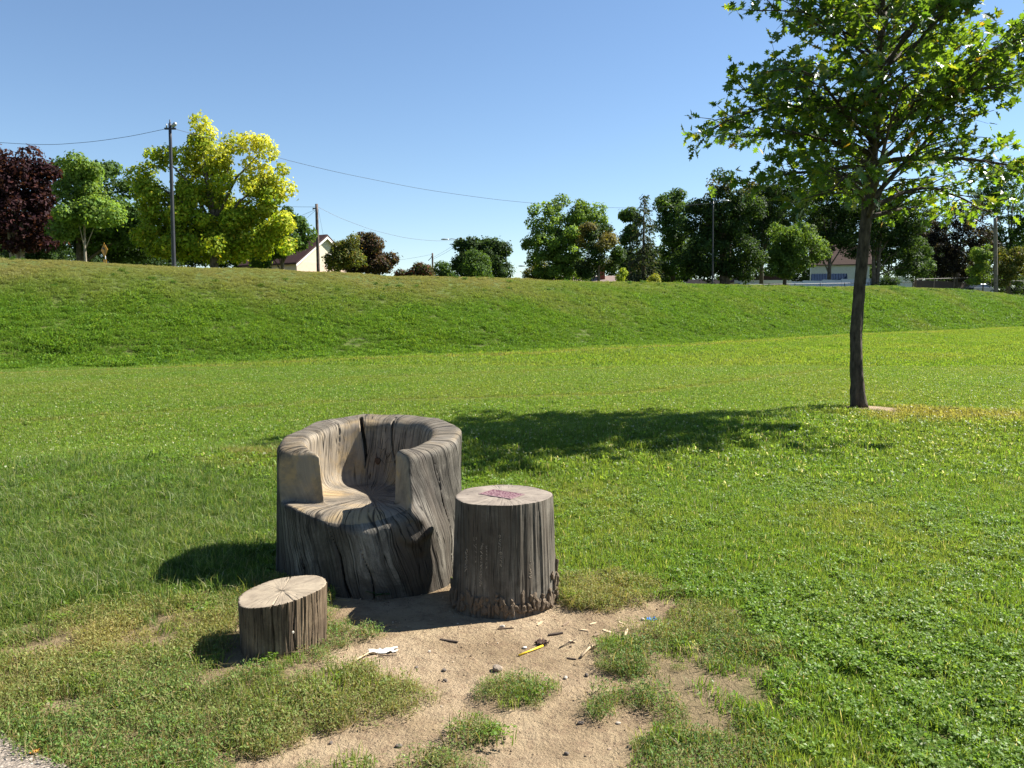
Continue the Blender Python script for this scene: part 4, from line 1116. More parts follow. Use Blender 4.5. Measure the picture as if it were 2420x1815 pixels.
# ------------------------------------------------------------------ trees along the street
def leaf_cloud(blobs, n, size, seed, shell=0.62, sub=0.34, up=0.35, asp=0.62):
    """leaf clumps spread through a crown made of boughs; blobs = [(centre, radii)]"""
    rs = np.random.default_rng(seed)
    vol = np.array([r[0] * r[1] * r[2] for _, r in blobs]) ** 0.75; vol /= vol.sum()
    C, Rr = [], []
    for (c, r), w in zip(blobs, vol):
        r = np.array(r) * 1.06; sr = sub * 2.0 * min(1.0, r.min() / .8 + .15)
        k = int(min(90, max(5, 0.85 * r[0] * r[1] * r[2] / sr ** 3)))
        d = rs.normal(0, 1, (k, 3)); d /= np.linalg.norm(d, axis=1)[:, None]
        q = rs.uniform(0.05, 1, (k, 1)) ** 0.42 * 0.95
        C.append(np.array(c) + d * q * r); Rr.append(sr * rs.uniform(.7, 1.3, k))
    C = np.concatenate(C); Rr = np.concatenate(Rr)
    w = Rr ** 2; w /= w.sum()
    b = rs.choice(len(C), n, p=w)
    d = rs.normal(0, 1, (n, 3)); d /= np.linalg.norm(d, axis=1)[:, None]
    d[:, 2] *= 0.8
    p = C[b] + d * (Rr[b] * rs.uniform(shell, 1.12, n) * np.where(rs.uniform(0, 1, n) < .07, 1.3, 1))[:, None]
    nn = d + rs.normal(0, .55, (n, 3)) + np.array([0, 0, up]); nn /= np.linalg.norm(nn, axis=1)[:, None]
    t = rs.normal(0, 1, (n, 3)); t -= nn * (t * nn).sum(1)[:, None]; t /= np.linalg.norm(t, axis=1)[:, None]
    s = np.cross(nn, t); L_ = size * rs.uniform(.6, 1.35, n)
    V = np.zeros((n, 4, 3))
    V[:, 0] = p - t * (L_ / 2)[:, None]; V[:, 2] = p + t * (L_ / 2)[:, None]
    V[:, 1] = p + s * (L_ * asp / 2)[:, None] - nn * (L_ * .14)[:, None]; V[:, 3] = p - s * (L_ * asp / 2)[:, None] - nn * (L_ * .14)[:, None]
    return V, p, C, b
M_LEAF = leafy('street_tree_leaf', .36, .6, .10, (2.0, 1.9, .7))
M_BARK = bark_mat('street_tree_bark', (0.16, 0.13, 0.10), (0.05, 0.04, 0.03), .4)
M_BARKP = bark_mat('pale_bark', (0.34, 0.29, 0.22), (0.16, 0.13, 0.10), .4)
def street_tree(name, label, base_px, depth, ells, cols, n=9000, size=.30, seed=1, tint=None, trunk=0.16, bark=None, group=None, cat='tree', sub=.34, stems=1, dd=0.8):
    k = depth / FPX * 1.02
    blobs = []
    rs = random.Random(seed)
    for e in ells:
        c = at(e[0], e[1], depth + rs.uniform(-.3, .3) * e[2] * k)
        blobs.append(((c.x, c.y, c.z), (e[2] * k, e[2] * k * dd, e[3] * k)))
    b = at(base_px, 640, depth); bz = float(hz(b.x, b.y))
    root = empty(name, (b.x, b.y, bz)); tag(root, label, cat, group)
    V, p, C, bi = leaf_cloud(blobs, int(n * 1.9), size * .80, seed, sub=sub)
    col = jitter_cols(len(p), cols, .25)
    col = col * np.random.default_rng(seed).uniform(.78, 1.22, len(C))[bi][:, None]
    if tint: col = tint(p, col, bi, root)
    V = V - np.array([b.x, b.y, bz])
    me = mesh_np('crown', V.reshape(-1, 3), np.arange(len(p) * 4).reshape(-1, 4))
    fattr(me, 'col', np.repeat(np.clip(col, 0, 1), 4, 0), 'FLOAT_COLOR')
    cr = link('crown', me, M_LEAF, root)
    top = max(c[2] + r[2] for c, r in blobs) - bz
    mb = MB()
    for s in range(stems):
        ox = (s - (stems - 1) / 2) * trunk * 2.2
        mb.tube([(ox * .5, 0, -.3), (ox, 0, top * .2), (ox * 1.6, .05, top * .45), (ox * 2.0, 0, top * .75)], [trunk * 1.2, trunk, trunk * .6, trunk * .2], 8)
    mb.build('trunk', bark or M_BARK, root, True)
    for c, r in blobs[:9]:
        q = Vector(c) - root.location; st = Vector((0, 0, min(top * .45, max(top * .15, q.z * .45))))
        MB().tube([st, st.lerp(q, .5) + Vector((0, 0, .08 * q.length)), q], [trunk * .42, trunk * .3, trunk * .12], 6).build('limb', bark or M_BARK, root, True)
    return root
GREEN = [(4, (.055, .10, .022)), (3, (.075, .13, .027)), (2, (.038, .07, .018))]
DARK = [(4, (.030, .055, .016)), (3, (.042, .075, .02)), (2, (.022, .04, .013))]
LIGHT = [(4, (.12, .185, .036)), (3, (.15, .225, .042)), (2, (.08, .135, .03))]
PURPLE = [(4, (.030, .012, .015)), (3, (.045, .018, .020)), (2, (.020, .010, .012)), (.6, (.09, .035, .03))]
BROWN = [(4, (.045, .032, .020)), (3, (.06, .04, .022)), (2, (.032, .036, .016)), (.5, (.11, .05, .03))]
OLIVE = [(4, (.08, .095, .022)), (3, (.11, .12, .028)), (2, (.055, .07, .02)), (1, (.20, .14, .035))]
YELLOW = [(4, (.20, .27, .022)), (3, (.27, .32, .026)), (2, (.13, .20, .018)), (1, (.40, .36, .035))]

def yellow_tint(p, col, bi, root):
    lo = p - np.array(root.location)
    z = lo[:, 2]; x = lo[:, 0]
    rs = np.random.default_rng(2); bj = rs.uniform(-1, 1, bi.max() + 1)[bi]
    w = np.clip((z - 6.2) * .16 + x * .10 + bj * .45 - .05, 0, 1)[:, None]
    return col * (1 - w) + w * np.array([.52, .50, .07]) * rs.uniform(.75, 1.2, (len(p), 1))
def top_tint(c, z0, gain, seed):
    def f(p, col, bi, root):
        rs = np.random.default_rng(seed); bj = rs.uniform(0, 1, bi.max() + 1)[bi]
        w = (np.clip((p[:, 2] - z0) * gain, 0, 1) * (bj > .45))[:, None]
        return col * (1 - w) + w * np.array(c) * rs.uniform(.7, 1.2, (len(p), 1))
    return f

def trees():
    T = street_tree
    T('purple_maple', 'dark maroon-leaved maple at the left end of the bank', 42, 58, [(40, 425, 80, 72), (-50, 415, 100, 85), (98, 500, 42, 70), (20, 520, 110, 55), (112, 415, 24, 34), (-10, 375, 50, 32), (60, 565, 70, 30)], PURPLE, 12000, .34, 1, trunk=.16, bark=M_BARKP, stems=3)
    T('young_street_tree', 'slim fresh green young tree on a thin pale trunk', 203, 47, [(205, 425, 42, 45), (205, 480, 66, 48), (200, 395, 26, 24), (180, 515, 60, 34), (240, 515, 55, 34)], LIGHT, 8000, .25, 2, trunk=.075, bark=M_BARKP)
    T('leafy_tree', 'broad mid-green tree behind the slim pale-trunked one', 190, 66, [(255, 440, 52, 42), (150, 412, 40, 36), (290, 510, 62, 60), (200, 530, 110, 60), (258, 405, 24, 18), (320, 560, 50, 50)], GREEN, 11000, .33, 3, trunk=.3)
    T('dark_shrub', 'dark bushy shrub under the maroon maple', 70, 68, [(60, 582, 62, 34), (110, 588, 50, 28), (20, 592, 40, 24)], DARK, 4200, .26, 4, trunk=.06, cat='shrub', group='shrubs along the street')
    T('dark_shrub', 'dark bushy shrub behind the yellow road sign', 270, 68, [(235, 585, 60, 34), (300, 580, 62, 40), (345, 590, 45, 34)], DARK, 4500, .26, 5, trunk=.06, cat='shrub', group='shrubs along the street')
    T('yellow_maple', 'wide maple turning yellow behind the tallest pole', 507, 56, [(470, 318, 30, 42), (478, 392, 56, 60), (545, 385, 40, 62), (614, 362, 28, 52), (630, 430, 46, 58), (600, 470, 60, 50), (382, 368, 22, 36), (345, 425, 28, 42), (390, 480, 66, 58), (505, 495, 105, 72), (625, 525, 64, 62), (430, 565, 100, 42), (570, 568, 85, 40), (665, 560, 26, 40), (375, 545, 50, 50), (500, 588, 130, 22)], YELLOW, 26000, .30, 6, yellow_tint, trunk=.26)
    T('small_dark_tree', 'low dark green tree between the yellow maple and the cream house', 668, 66, [(690, 562, 42, 48), (652, 590, 46, 36), (716, 552, 24, 32), (682, 512, 14, 22), (630, 600, 40, 26)], GREEN, 6000, .27, 7, trunk=.16, bark=M_BARK)
    T('sumac', 'thin feathery small tree in front of the cream house', 815, 62, [(815, 600, 28, 32), (802, 624, 24, 18), (826, 580, 22, 18), (800, 588, 14, 12), (838, 612, 22, 22)], OLIVE, 3000, .22, 8, trunk=.05)
    T('copper_tree', 'round dark copper-brown tree right of the cream house', 872, 70, [(872, 600, 50, 42), (882, 575, 28, 22), (850, 625, 52, 26), (900, 625, 32, 26)], BROWN, 6500, .28, 9, trunk=.14)
    T('red_green_shrub', 'low shrub with reddish left half against the open sky', 1000, 84, [(985, 642, 36, 20), (965, 652, 30, 14), (1010, 636, 24, 16)], [(3, (.06, .055, .022)), (2, (.12, .04, .028)), (2, (.045, .07, .02))], 3200, .26, 10, trunk=.07, cat='shrub', group='shrubs along the street')
    T('small_bush', 'grey-green bush beside the reddish shrub', 1040, 86, [(1040, 645, 30, 20), (1055, 652, 18, 14)], GREEN, 1800, .26, 11, trunk=.06, cat='shrub', group='shrubs along the street')
    T('round_tree', 'dense round dark green tree standing clear on the skyline', 1138, 68, [(1135, 610, 58, 46), (1108, 588, 26, 28), (1165, 592, 26, 28), (1180, 628, 26, 32), (1095, 630, 28, 30), (1140, 640, 56, 24)], DARK, 9500, .27, 12, trunk=.18)
    T('feathery_cedar', 'small pointed lighter green cedar in front of the round tree', 1125, 58, [(1118, 640, 34, 20), (1120, 622, 24, 18), (1112, 605, 12, 14), (1135, 612, 14, 14)], [(3, (.06, .105, .022)), (2, (.045, .08, .02))], 2600, .17, 13, trunk=.05)
    T('tall_loose_tree', 'tall airy green tree left of the dark spruce', 1345, 76, [(1290, 515, 36, 34), (1340, 505, 38, 36), (1385, 525, 40, 42), (1372, 488, 16, 18), (1330, 568, 66, 50), (1282, 598, 46, 46), (1340, 638, 74, 34), (1256, 560, 18, 18), (1243, 582, 10, 10), (1425, 530, 18, 18)], LIGHT, 13000, .29, 14, trunk=.17, stems=2, sub=.30)
    T('reddish_tree', 'darker tree with rusty upper leaves beside the tall airy one', 1415, 70, [(1415, 560, 38, 26), (1430, 592, 50, 26), (1418, 628, 44, 26), (1462, 596, 18, 10), (1395, 545, 20, 14)], DARK, 6000, .26, 15, top_tint((.12, .105, .03), 5.0, .35, 3), trunk=.11)
    T('low_bush', 'leafy bush under the street lamp at the gap', 1262, 78, [(1258, 655, 24, 18), (1285, 650, 26, 22)], OLIVE, 1800, .25, 16, trunk=.05, cat='shrub', group='shrubs along the street')
    T('tree_behind_spruce', 'leafy green tree on the left shoulder of the spruce', 1488, 90, [(1490, 512, 26, 28), (1488, 555, 26, 34), (1495, 615, 36, 42), (1505, 655, 40, 20)], GREEN, 6000, .33, 17, trunk=.2)
    T('tree_right_of_spruce', 'tall fine-leaved tree on the right shoulder of the spruce', 1590, 92, [(1568, 492, 30, 32), (1600, 478, 26, 22), (1592, 535, 44, 54), (1602, 602, 52, 54), (1575, 645, 46, 26)], GREEN, 9000, .33, 18, trunk=.22)
    T('big_dark_maple', 'big dense dark maple behind the thin lamp pole', 1713, 82, [(1690, 470, 44, 32), (1655, 515, 54, 52), (1712, 525, 60, 60), (1668, 600, 70, 54), (1745, 600, 52, 48), (1720, 640, 60, 28), (1705, 442, 40, 30), (1765, 480, 46, 50)], DARK, 14000, .32, 19, top_tint((.13, .11, .03), 12.6, .6, 4), trunk=.26, stems=2)
    T('open_tree', 'open-branched tree with sky gaps left of the oak trunk', 1800, 98, [(1800, 480, 50, 50), (1840, 440, 50, 40), (1785, 560, 36, 48), (1775, 625, 40, 30), (1760, 520, 34, 50), (1835, 520, 44, 50), (1880, 470, 46, 44)], DARK, 7000, .34, 20, trunk=.22, sub=.26)
    T('bright_tree', 'sunlit light green tree behind the chain-link fence', 1855, 90, [(1850, 560, 42, 42), (1900, 568, 46, 42), (1880, 612, 60, 34), (1935, 590, 30, 30), (1850, 635, 44, 22), (1820, 605, 26, 30)], [(4, (.075, .125, .026)), (3, (.105, .165, .034)), (2, (.05, .09, .02))], 9500, .30, 21, trunk=.2)
    T('shade_tree', 'very dark tree hanging over the blue-roofed shed', 1960, 106, [(1960, 540, 60, 50), (1995, 475, 56, 60), (1935, 605, 30, 20), (2020, 560, 40, 46), (1930, 480, 44, 50), (1905, 530, 36, 50)], DARK, 8500, .36, 22, trunk=.24)
    T('forked_tree', 'dark forked tree right of the oak trunk', 2070, 108, [(2090, 530, 74, 52), (2130, 590, 52, 44), (2080, 480, 56, 38), (2160, 632, 42, 26), (2050, 580, 30, 30), (2035, 500, 44, 44), (2145, 520, 50, 44)], DARK, 11000, .36, 23, trunk=.26, stems=2)
    T('blackish_tree', 'dense blackish purple tree above the parked car', 2260, 122, [(2250, 560, 66, 66), (2290, 515, 42, 36), (2215, 612, 60, 44), (2270, 640, 60, 34), (2320, 580, 36, 46), (2195, 545, 44, 50)], [(4, (.018, .016, .014)), (2, (.03, .026, .02)), (.5, (.09, .08, .06))], 11000, .38, 24, trunk=.3)
    T('tall_edge_tree', 'tall airy tree at the right edge behind the utility pole', 2385, 128, [(2372, 425, 50, 42), (2405, 495, 56, 50), (2335, 475, 36, 34), (2405, 580, 50, 46), (2345, 560, 30, 30), (2440, 540, 50, 60)], GREEN, 12000, .38, 25, trunk=.28, sub=.26)
    T('edge_shrub', 'sunlit shrub right of the utility pole', 2388, 112, [(2388, 622, 36, 38), (2370, 650, 26, 22), (2410, 600, 20, 26)], OLIVE, 3600, .32, 26, trunk=.08, cat='shrub', group='shrubs along the street')
    T('edge_shrub', 'narrow pale-leaved shrub just left of the utility pole', 2325, 113, [(2325, 600, 22, 40), (2312, 645, 26, 26)], LIGHT, 2600, .32, 27, trunk=.08, cat='shrub', group='shrubs along the street')
    T('fence_shrub', 'sunlit bush behind the brown fence left of the blackish tree', 2165, 112, [(2160, 600, 34, 40), (2185, 630, 26, 30), (2130, 640, 26, 20)], GREEN, 3600, .32, 28, trunk=.08, cat='shrub', group='shrubs along the street')
    T('yellow_sapling', 'tiny bright yellow-green sapling on the crest', 1471, 64, [(1470, 655, 9, 13), (1472, 643, 6, 8)], [(3, (.26, .34, .03)), (1, (.34, .36, .05))], 700, .16, 29, trunk=.03, cat='sapling')
    T('yellow_bush', 'low yellowish bush on the crest below the spruce', 1545, 70, [(1540, 666, 13, 7), (1552, 662, 8, 9)], [(3, (.20, .23, .03)), (1, (.28, .26, .04))], 700, .16, 30, trunk=.03, cat='shrub')
    T('fence_vine', 'mound of vine swallowing the chain-link fence', 2108, 96, [(2108, 672, 17, 13), (2095, 676, 12, 9)], DARK, 1500, .22, 31, trunk=.03, cat='vine')
    # shadowy trees further back close the gaps under the crowns
    g = 'far trees behind the street'
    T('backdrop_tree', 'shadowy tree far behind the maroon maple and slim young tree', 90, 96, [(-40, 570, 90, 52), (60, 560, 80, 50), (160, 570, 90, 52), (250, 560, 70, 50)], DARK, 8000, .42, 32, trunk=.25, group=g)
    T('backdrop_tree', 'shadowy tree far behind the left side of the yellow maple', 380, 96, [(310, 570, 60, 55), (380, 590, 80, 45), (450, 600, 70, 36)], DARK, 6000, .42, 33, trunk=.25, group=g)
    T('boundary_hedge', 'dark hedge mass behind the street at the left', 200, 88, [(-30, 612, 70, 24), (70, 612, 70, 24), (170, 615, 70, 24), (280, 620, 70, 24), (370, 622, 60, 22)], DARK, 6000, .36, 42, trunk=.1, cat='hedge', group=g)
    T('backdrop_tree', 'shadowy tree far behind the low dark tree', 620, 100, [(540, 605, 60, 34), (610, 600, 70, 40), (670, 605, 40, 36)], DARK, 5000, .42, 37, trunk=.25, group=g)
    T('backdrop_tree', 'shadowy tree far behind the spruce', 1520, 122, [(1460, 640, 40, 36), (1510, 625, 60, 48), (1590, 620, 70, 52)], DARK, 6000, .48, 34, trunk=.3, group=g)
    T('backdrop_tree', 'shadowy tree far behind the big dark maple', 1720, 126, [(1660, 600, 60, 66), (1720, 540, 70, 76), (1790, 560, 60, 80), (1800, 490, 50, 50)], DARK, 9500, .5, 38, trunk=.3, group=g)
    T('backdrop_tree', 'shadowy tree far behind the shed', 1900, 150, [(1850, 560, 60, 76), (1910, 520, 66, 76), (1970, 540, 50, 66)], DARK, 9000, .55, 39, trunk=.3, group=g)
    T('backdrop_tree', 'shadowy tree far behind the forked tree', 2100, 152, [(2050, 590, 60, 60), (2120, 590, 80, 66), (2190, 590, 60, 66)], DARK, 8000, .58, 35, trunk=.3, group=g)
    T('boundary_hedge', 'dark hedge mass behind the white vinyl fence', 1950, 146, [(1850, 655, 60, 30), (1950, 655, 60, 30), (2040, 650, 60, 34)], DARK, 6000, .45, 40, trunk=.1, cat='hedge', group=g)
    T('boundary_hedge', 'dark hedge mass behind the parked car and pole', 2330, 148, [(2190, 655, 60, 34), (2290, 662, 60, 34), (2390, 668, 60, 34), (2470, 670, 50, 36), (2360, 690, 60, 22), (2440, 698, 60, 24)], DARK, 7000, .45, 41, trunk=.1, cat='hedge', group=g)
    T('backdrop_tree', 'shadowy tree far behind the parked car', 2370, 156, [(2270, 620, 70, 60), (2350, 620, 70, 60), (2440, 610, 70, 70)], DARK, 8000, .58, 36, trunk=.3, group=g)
trees()

def spruce(px, depth, top_y, half, label):
    b = at(px, 668, depth); bz = float(hz(b.x, b.y)); k = depth / FPX
    H = at(px, top_y, depth).z - bz; Rm = half * k
    root = empty('spruce', (b.x, b.y, bz)); tag(root, label, 'tree')
    MB().tube([(0, 0, -.2), (0, 0, H * .5), (0, 0, H * .98)], [.2, .12, .02], 8).build('trunk', M_BARK, root, True)
    rs = np.random.default_rng(77); P, D, S = [], [], []
    for z in np.arange(.5, H * .985, .30):
        R_ = Rm * (1 - (z / H)) ** .8 * 1.08 + .12
        nb = int(6 + 5 * (1 - z / H))
        for a in rs.uniform(0, 6.283, nb):
            l = R_ * rs.uniform(.65, 1.15)
            for t in np.linspace(.25, 1, max(3, int(l / .17))):
                for _ in range(3):
                    q = np.array([math.cos(a) * l * t, math.sin(a) * l * t, z - l * t * .42 + .14 * l * t * t + rs.normal(0, .05)])
                    P.append(q + rs.normal(0, .09, 3)); d = np.array([math.cos(a), math.sin(a), -.75]) + rs.normal(0, .45, 3); D.append(d / np.linalg.norm(d)); S.append(rs.uniform(.22, .42))
    P, D, S = np.array(P), np.array(D), np.array(S); n = len(P)
    nn = rs.normal(0, 1, (n, 3)); sd = np.cross(D, nn); sd /= np.linalg.norm(sd, axis=1)[:, None]
    V = np.stack([P, P + D * (S * .5)[:, None] + sd * (S * .17)[:, None], P + D * S[:, None], P + D * (S * .5)[:, None] - sd * (S * .17)[:, None]], 1)
    me = mesh_np('crown', V.reshape(-1, 3), np.arange(n * 4).reshape(-1, 4))
    fattr(me, 'col', np.repeat(jitter_cols(n, [(4, (.030, .044, .026)), (2, (.04, .06, .03)), (1, (.06, .055, .035))], .25), 4, 0), 'FLOAT_COLOR')
    link('crown', me, M_LEAF, root)
spruce(1520, 84, 455, 48, 'tall dark pointed spruce among the broad-leaved trees')

# ------------------------------------------------------------------ houses
M_GLASS, _nt, _b = new_mat('window_glass'); _b.inputs['Base Color'].default_value = (.03, .04, .05, 1); _b.inputs['Roughness'].default_value = .08
L(_nt, ramp(_nt, noise(_nt, obj_pos(_nt), 3.0), [(.3, (.02, .028, .035)), (.7, (.06, .075, .09))]), _b.inputs['Base Color'])
def siding_mat(name, col, period=.12):
    m, nt, b = new_mat(name); P = obj_pos(nt); sx = N(nt, 'ShaderNodeSeparateXYZ'); L(nt, P, sx.inputs[0])
    w = mathn(nt, 'FRACT', mathn(nt, 'MULTIPLY', sx.outputs[2], 1 / period))
    n = noise(nt, P, 5.0, 4.0)
    L(nt, ramp(nt, n, [(.3, tuple(c * .88 for c in col)), (.7, col)]), b.inputs['Base Color']); b.inputs['Roughness'].default_value = .7; b.inputs['Specular IOR Level'].default_value = .1
    bump(nt, b, w, .8, .03); return m
def shingle_mat(name, col):
    m, nt, b = new_mat(name); P = obj_pos(nt)
    bt = N(nt, 'ShaderNodeTexBrick'); bt.inputs['Scale'].default_value = 3.2; bt.inputs['Mortar Size'].default_value = .012
    mp = N(nt, 'ShaderNodeMapping'); mp.inputs['Rotation'].default_value = (R(90), 0, 0); L(nt, P, mp.inputs[0]); L(nt, mp.outputs[0], bt.inputs['Vector'])
    for i, s in ((1, 1.0), (2, .75), (3, .5)): bt.inputs[i].default_value = (col[0] * s, col[1] * s, col[2] * s, 1)
    L(nt, mixc(nt, .5, bt.outputs[0], ramp(nt, noise(nt, P, 8.0, 4.0), [(.3, tuple(c * .7 for c in col)), (.7, tuple(c * 1.2 for c in col))])), b.inputs['Base Color']); b.inputs['Roughness'].default_value = .95; b.inputs['Specular IOR Level'].default_value = .03
    return m
M_TRIM = plain('white_trim', (.72, .69, .62), .6, .08, 3)
def gable_house(name, label, px, depth, yaw, w, d, eave, ridge, wall, gable, roof, windows, drop=0.0, chimney=None, over=.3):
    """gable end faces local -Y; local x across, z up"""
    b = at(px, 640, depth); root = empty(name, (b.x, b.y, float(hz(b.x, b.y)) - .2 + drop), yaw); tag(root, label, 'house')
    MB().box(-w / 2, w / 2, 0, d, 0, eave).build('wall', wall, root)
    MB().prism([(-w / 2, eave + .002), (w / 2, eave + .002), (0, ridge)], 0.004, d - .004).build('gable', gable, root)
    t = .16; sl = (ridge - eave) / (w / 2); e = over
    r = MB()
    for s in (-1, 1):
        q = [(0, ridge + .01), (s * (w / 2 + e), eave - e * sl + .01), (s * (w / 2 + e), eave - e * sl + .01 + t), (0, ridge + .01 + t * 1.25)]
        r.prism(q if s > 0 else q[::-1], -e, d + e)
    ro = r.build('roof', roof, root)
    f = MB()
    for s in (-1, 1):
        q = [(0, ridge - .2), (s * (w / 2 + e), eave - e * sl - .2), (s * (w / 2 + e), eave - e * sl + .008), (0, ridge + .008)]
        f.prism(q if s > 0 else q[::-1], -e - .03, -e + .02)
    f.build('bargeboard', M_TRIM, root)
    for (cx, z0, ww, hh, side) in windows:
        if side == 0:
            fr = MB().box(cx - ww / 2 - .1, cx + ww / 2 + .1, -.05, -.004, z0 - .1, z0 + hh + .1).build('window', M_TRIM, root)
            for u in (0, 1): MB().box(cx - ww / 2, cx + ww / 2, -.075, -.052, z0 + u * hh / 2 + .03, z0 + (u + 1) * hh / 2 - .03).build('pane', M_GLASS, fr)
        else:
            xw = side * w / 2
            x0, x1 = sorted((xw + side * .004, xw + side * .05)); x2, x3 = sorted((xw + side * .052, xw + side * .075))
            fr = MB().box(x0, x1, cx - ww / 2 - .1, cx + ww / 2 + .1, z0 - .1, z0 + hh + .1).build('window', M_TRIM, root)
            for u in (0, 1): MB().box(x2, x3, cx - ww / 2, cx + ww / 2, z0 + u * hh / 2 + .03, z0 + (u + 1) * hh / 2 - .03).build('pane', M_GLASS, fr)
    if chimney:
        cx, cy, cw, ct = chimney
        MB().box(cx - cw / 2, cx + cw / 2, cy, cy + cw, eave, ct).box(cx - cw / 2 - .06, cx + cw / 2 + .06, cy - .06, cy + cw + .06, ct + .002, ct + .14).build('chimney', plain('brick_red', (.27, .075, .045), .85, .4, 12), ro)
    return root
def houses():
    cream = siding_mat('cream_siding', (.74, .66, .48), .28); pink = plain('pink_stucco', (.62, .46, .35), .85, .08, 4)
    brown = shingle_mat('brown_shingle', (.075, .045, .042)); grey = shingle_mat('grey_shingle', (.22, .20, .19))
    white = siding_mat('white_siding', (.68, .68, .66), .2)
    # cream house: gable end towards the field, turned a little to the left
    gable_house('cream_house', 'cream sided house with pink stucco walls and dark brown gable roof', 770, 78, R(54), 6.8, 8, 2.95, 5.45, pink, cream, brown,
                [(.65, 2.85, 1.0, .95, 0), (-1.1, .9, 1.4, 1.15, 0)], drop=-.05, over=.3)
    gable_house('grey_roof_house', 'low house with red brick chimney hidden under the yellow maple', 592, 84, R(70), 7, 9, 2.2, 3.9, white, white, grey, [(0, .8, 1, 1, 0)], drop=-1.75, chimney=(-1.0, 5.2, .75, 4.3))
    gable_house('brown_roof_house', 'house roof with red brick chimney peeping over the crest below the reddish tree', 1475, 96, R(90), 7, 9, 2.3, 3.8, pink, pink, shingle_mat('tan_shingle', (.25, .19, .17)), [(0, .8, 1, 1, 0)], drop=-1.55, chimney=(-.6, 2.3, .8, 4.9))
    gable_house('blue_roof_house', 'dark blue roofed house at the far left edge behind the maroon maple', -8, 74, R(-20), 6.5, 7, 2.2, 4.4, white, white, plain('blue_roof', (.04, .055, .11), .6, .2), [(0.6, .6, 1.6, 1.5, 0)], drop=-1.3)
    gable_house('white_house', 'white house with brown roof half hidden by the oak trunk', 2050, 128, R(72), 6.2, 8.2, 5.2, 8.1, white, white, shingle_mat('umber_shingle', (.15, .105, .085)), [(0, 4.2, 1, 1.1, 0)], drop=-.1)
    # grey house with a porch
    r = gable_house('grey_house', 'grey sided house with a white-edged porch behind the fence', 1762, 104, R(60), 6, 7, 2.3, 4.2, siding_mat('grey_siding', (.22, .215, .21), .25), siding_mat('grey_siding_b', (.20, .195, .19), .25), shingle_mat('dark_shingle', (.05, .045, .042)), [(-1.6, .4, 1.0, 1.5, 0)], drop=-2.2)
    b = at(1800, 650, 100); p = empty('porch_house', (b.x, b.y, float(hz(b.x, b.y)) - 1.4)); tag(p, 'low beige porch with a flat white fascia and pale blue window', 'house')
    be = plain('beige_wall', (.33, .27, .21), .8, .1)
    MB().box(-3.1, 3.2, 0, 4, 0, 2.75).build('wall', be, p)
    MB().prism([(-3.3, 2.752), (3.4, 2.752), (3.1, 3.5), (-2.4, 3.5)], -.4, 4.2).build('roof', brown, p)
    MB().box(-3.35, 3.45, -.46, -.402, 2.55, 2.95).build('fascia', M_TRIM, p)
    fr = MB().box(-.5, 1.3, -.05, -.004, 1.3, 2.5).build('window', M_TRIM, p); MB().box(-.42, 1.22, -.075, -.052, 1.38, 2.42).build('pane', plain('sky_glass', (.25, .36, .42), .15, .3, 2, bmp=0), fr)
    MB().box(-2.4, -1.2, -.06, -.004, .2, 2.3).build('door', plain('tan_door', (.42, .34, .24), .7, .1), p)
    MB().box(1.5, 2.4, -.06, -.004, .2, 2.4).build('dark_door', M_GLASS, p)
    for x in (1.42, 2.5, 3.1): MB().box(x, x + .12, -.42, -.32, 0, 2.548).build('post', M_TRIM, p)
    # blue-roofed shed
    b = at(1962, 655, 110); s = empty('garden_shed', (b.x, b.y, float(hz(b.x, b.y)) - .9), R(-18)); tag(s, 'grey garden shed with a blue metal roof behind the white fence', 'shed')
    gm = siding_mat('shed_siding', (.23, .215, .20), .2)
    MB().box(-2.2, 2.0, 0, 2.6, 0, 2.35).build('wall', gm, s)
    q = MB(); q.add([(2.0, 0, 2.352), (2.0, 2.6, 2.352), (2.0, 1.3, 3.35), (1.95, 0, 2.352), (1.95, 2.6, 2.352), (1.95, 1.3, 3.35)], [(0, 1, 2), (5, 4, 3), (0, 2, 5, 3), (1, 4, 5, 2), (0, 3, 4, 1)]); q.build('gable', gm, s)
    rf = MB(); y0, y1, ym, z0, z1 = -.25, 2.85, 1.3, 2.22, 3.42
    rf.add([(-2.35, y0, z0), (2.15, y0, z0), (2.15, ym, z1), (-2.35, ym, z1), (2.15, y1, z0), (-2.35, y1, z0)] + [(-2.35, y0, z0 - .06), (2.15, y0, z0 - .06), (2.15, ym, z1 - .07), (-2.35, ym, z1 - .07), (2.15, y1, z0 - .06), (-2.35, y1, z0 - .06)],
           [(0, 1, 2, 3), (3, 2, 4, 5), (6, 9, 8, 7), (9, 11, 10, 8), (0, 6, 7, 1), (1, 7, 8, 2), (2, 8, 10, 4), (4, 10, 11, 5), (5, 11, 9, 3), (3, 9, 6, 0)])
    bl = plain('blue_metal', (.012, .027, .06), .8, .15, 3, metal=0.0, spec=0.02); ro = rf.build('roof', bl, s)
    for i in range(14):
        x = -2.2 + i * .33; MB().tube([(x, y0 + .02, z0 + .02), (x, ym, z1 + .02)], .025, 5).build('roof_rib', bl, ro)
houses()

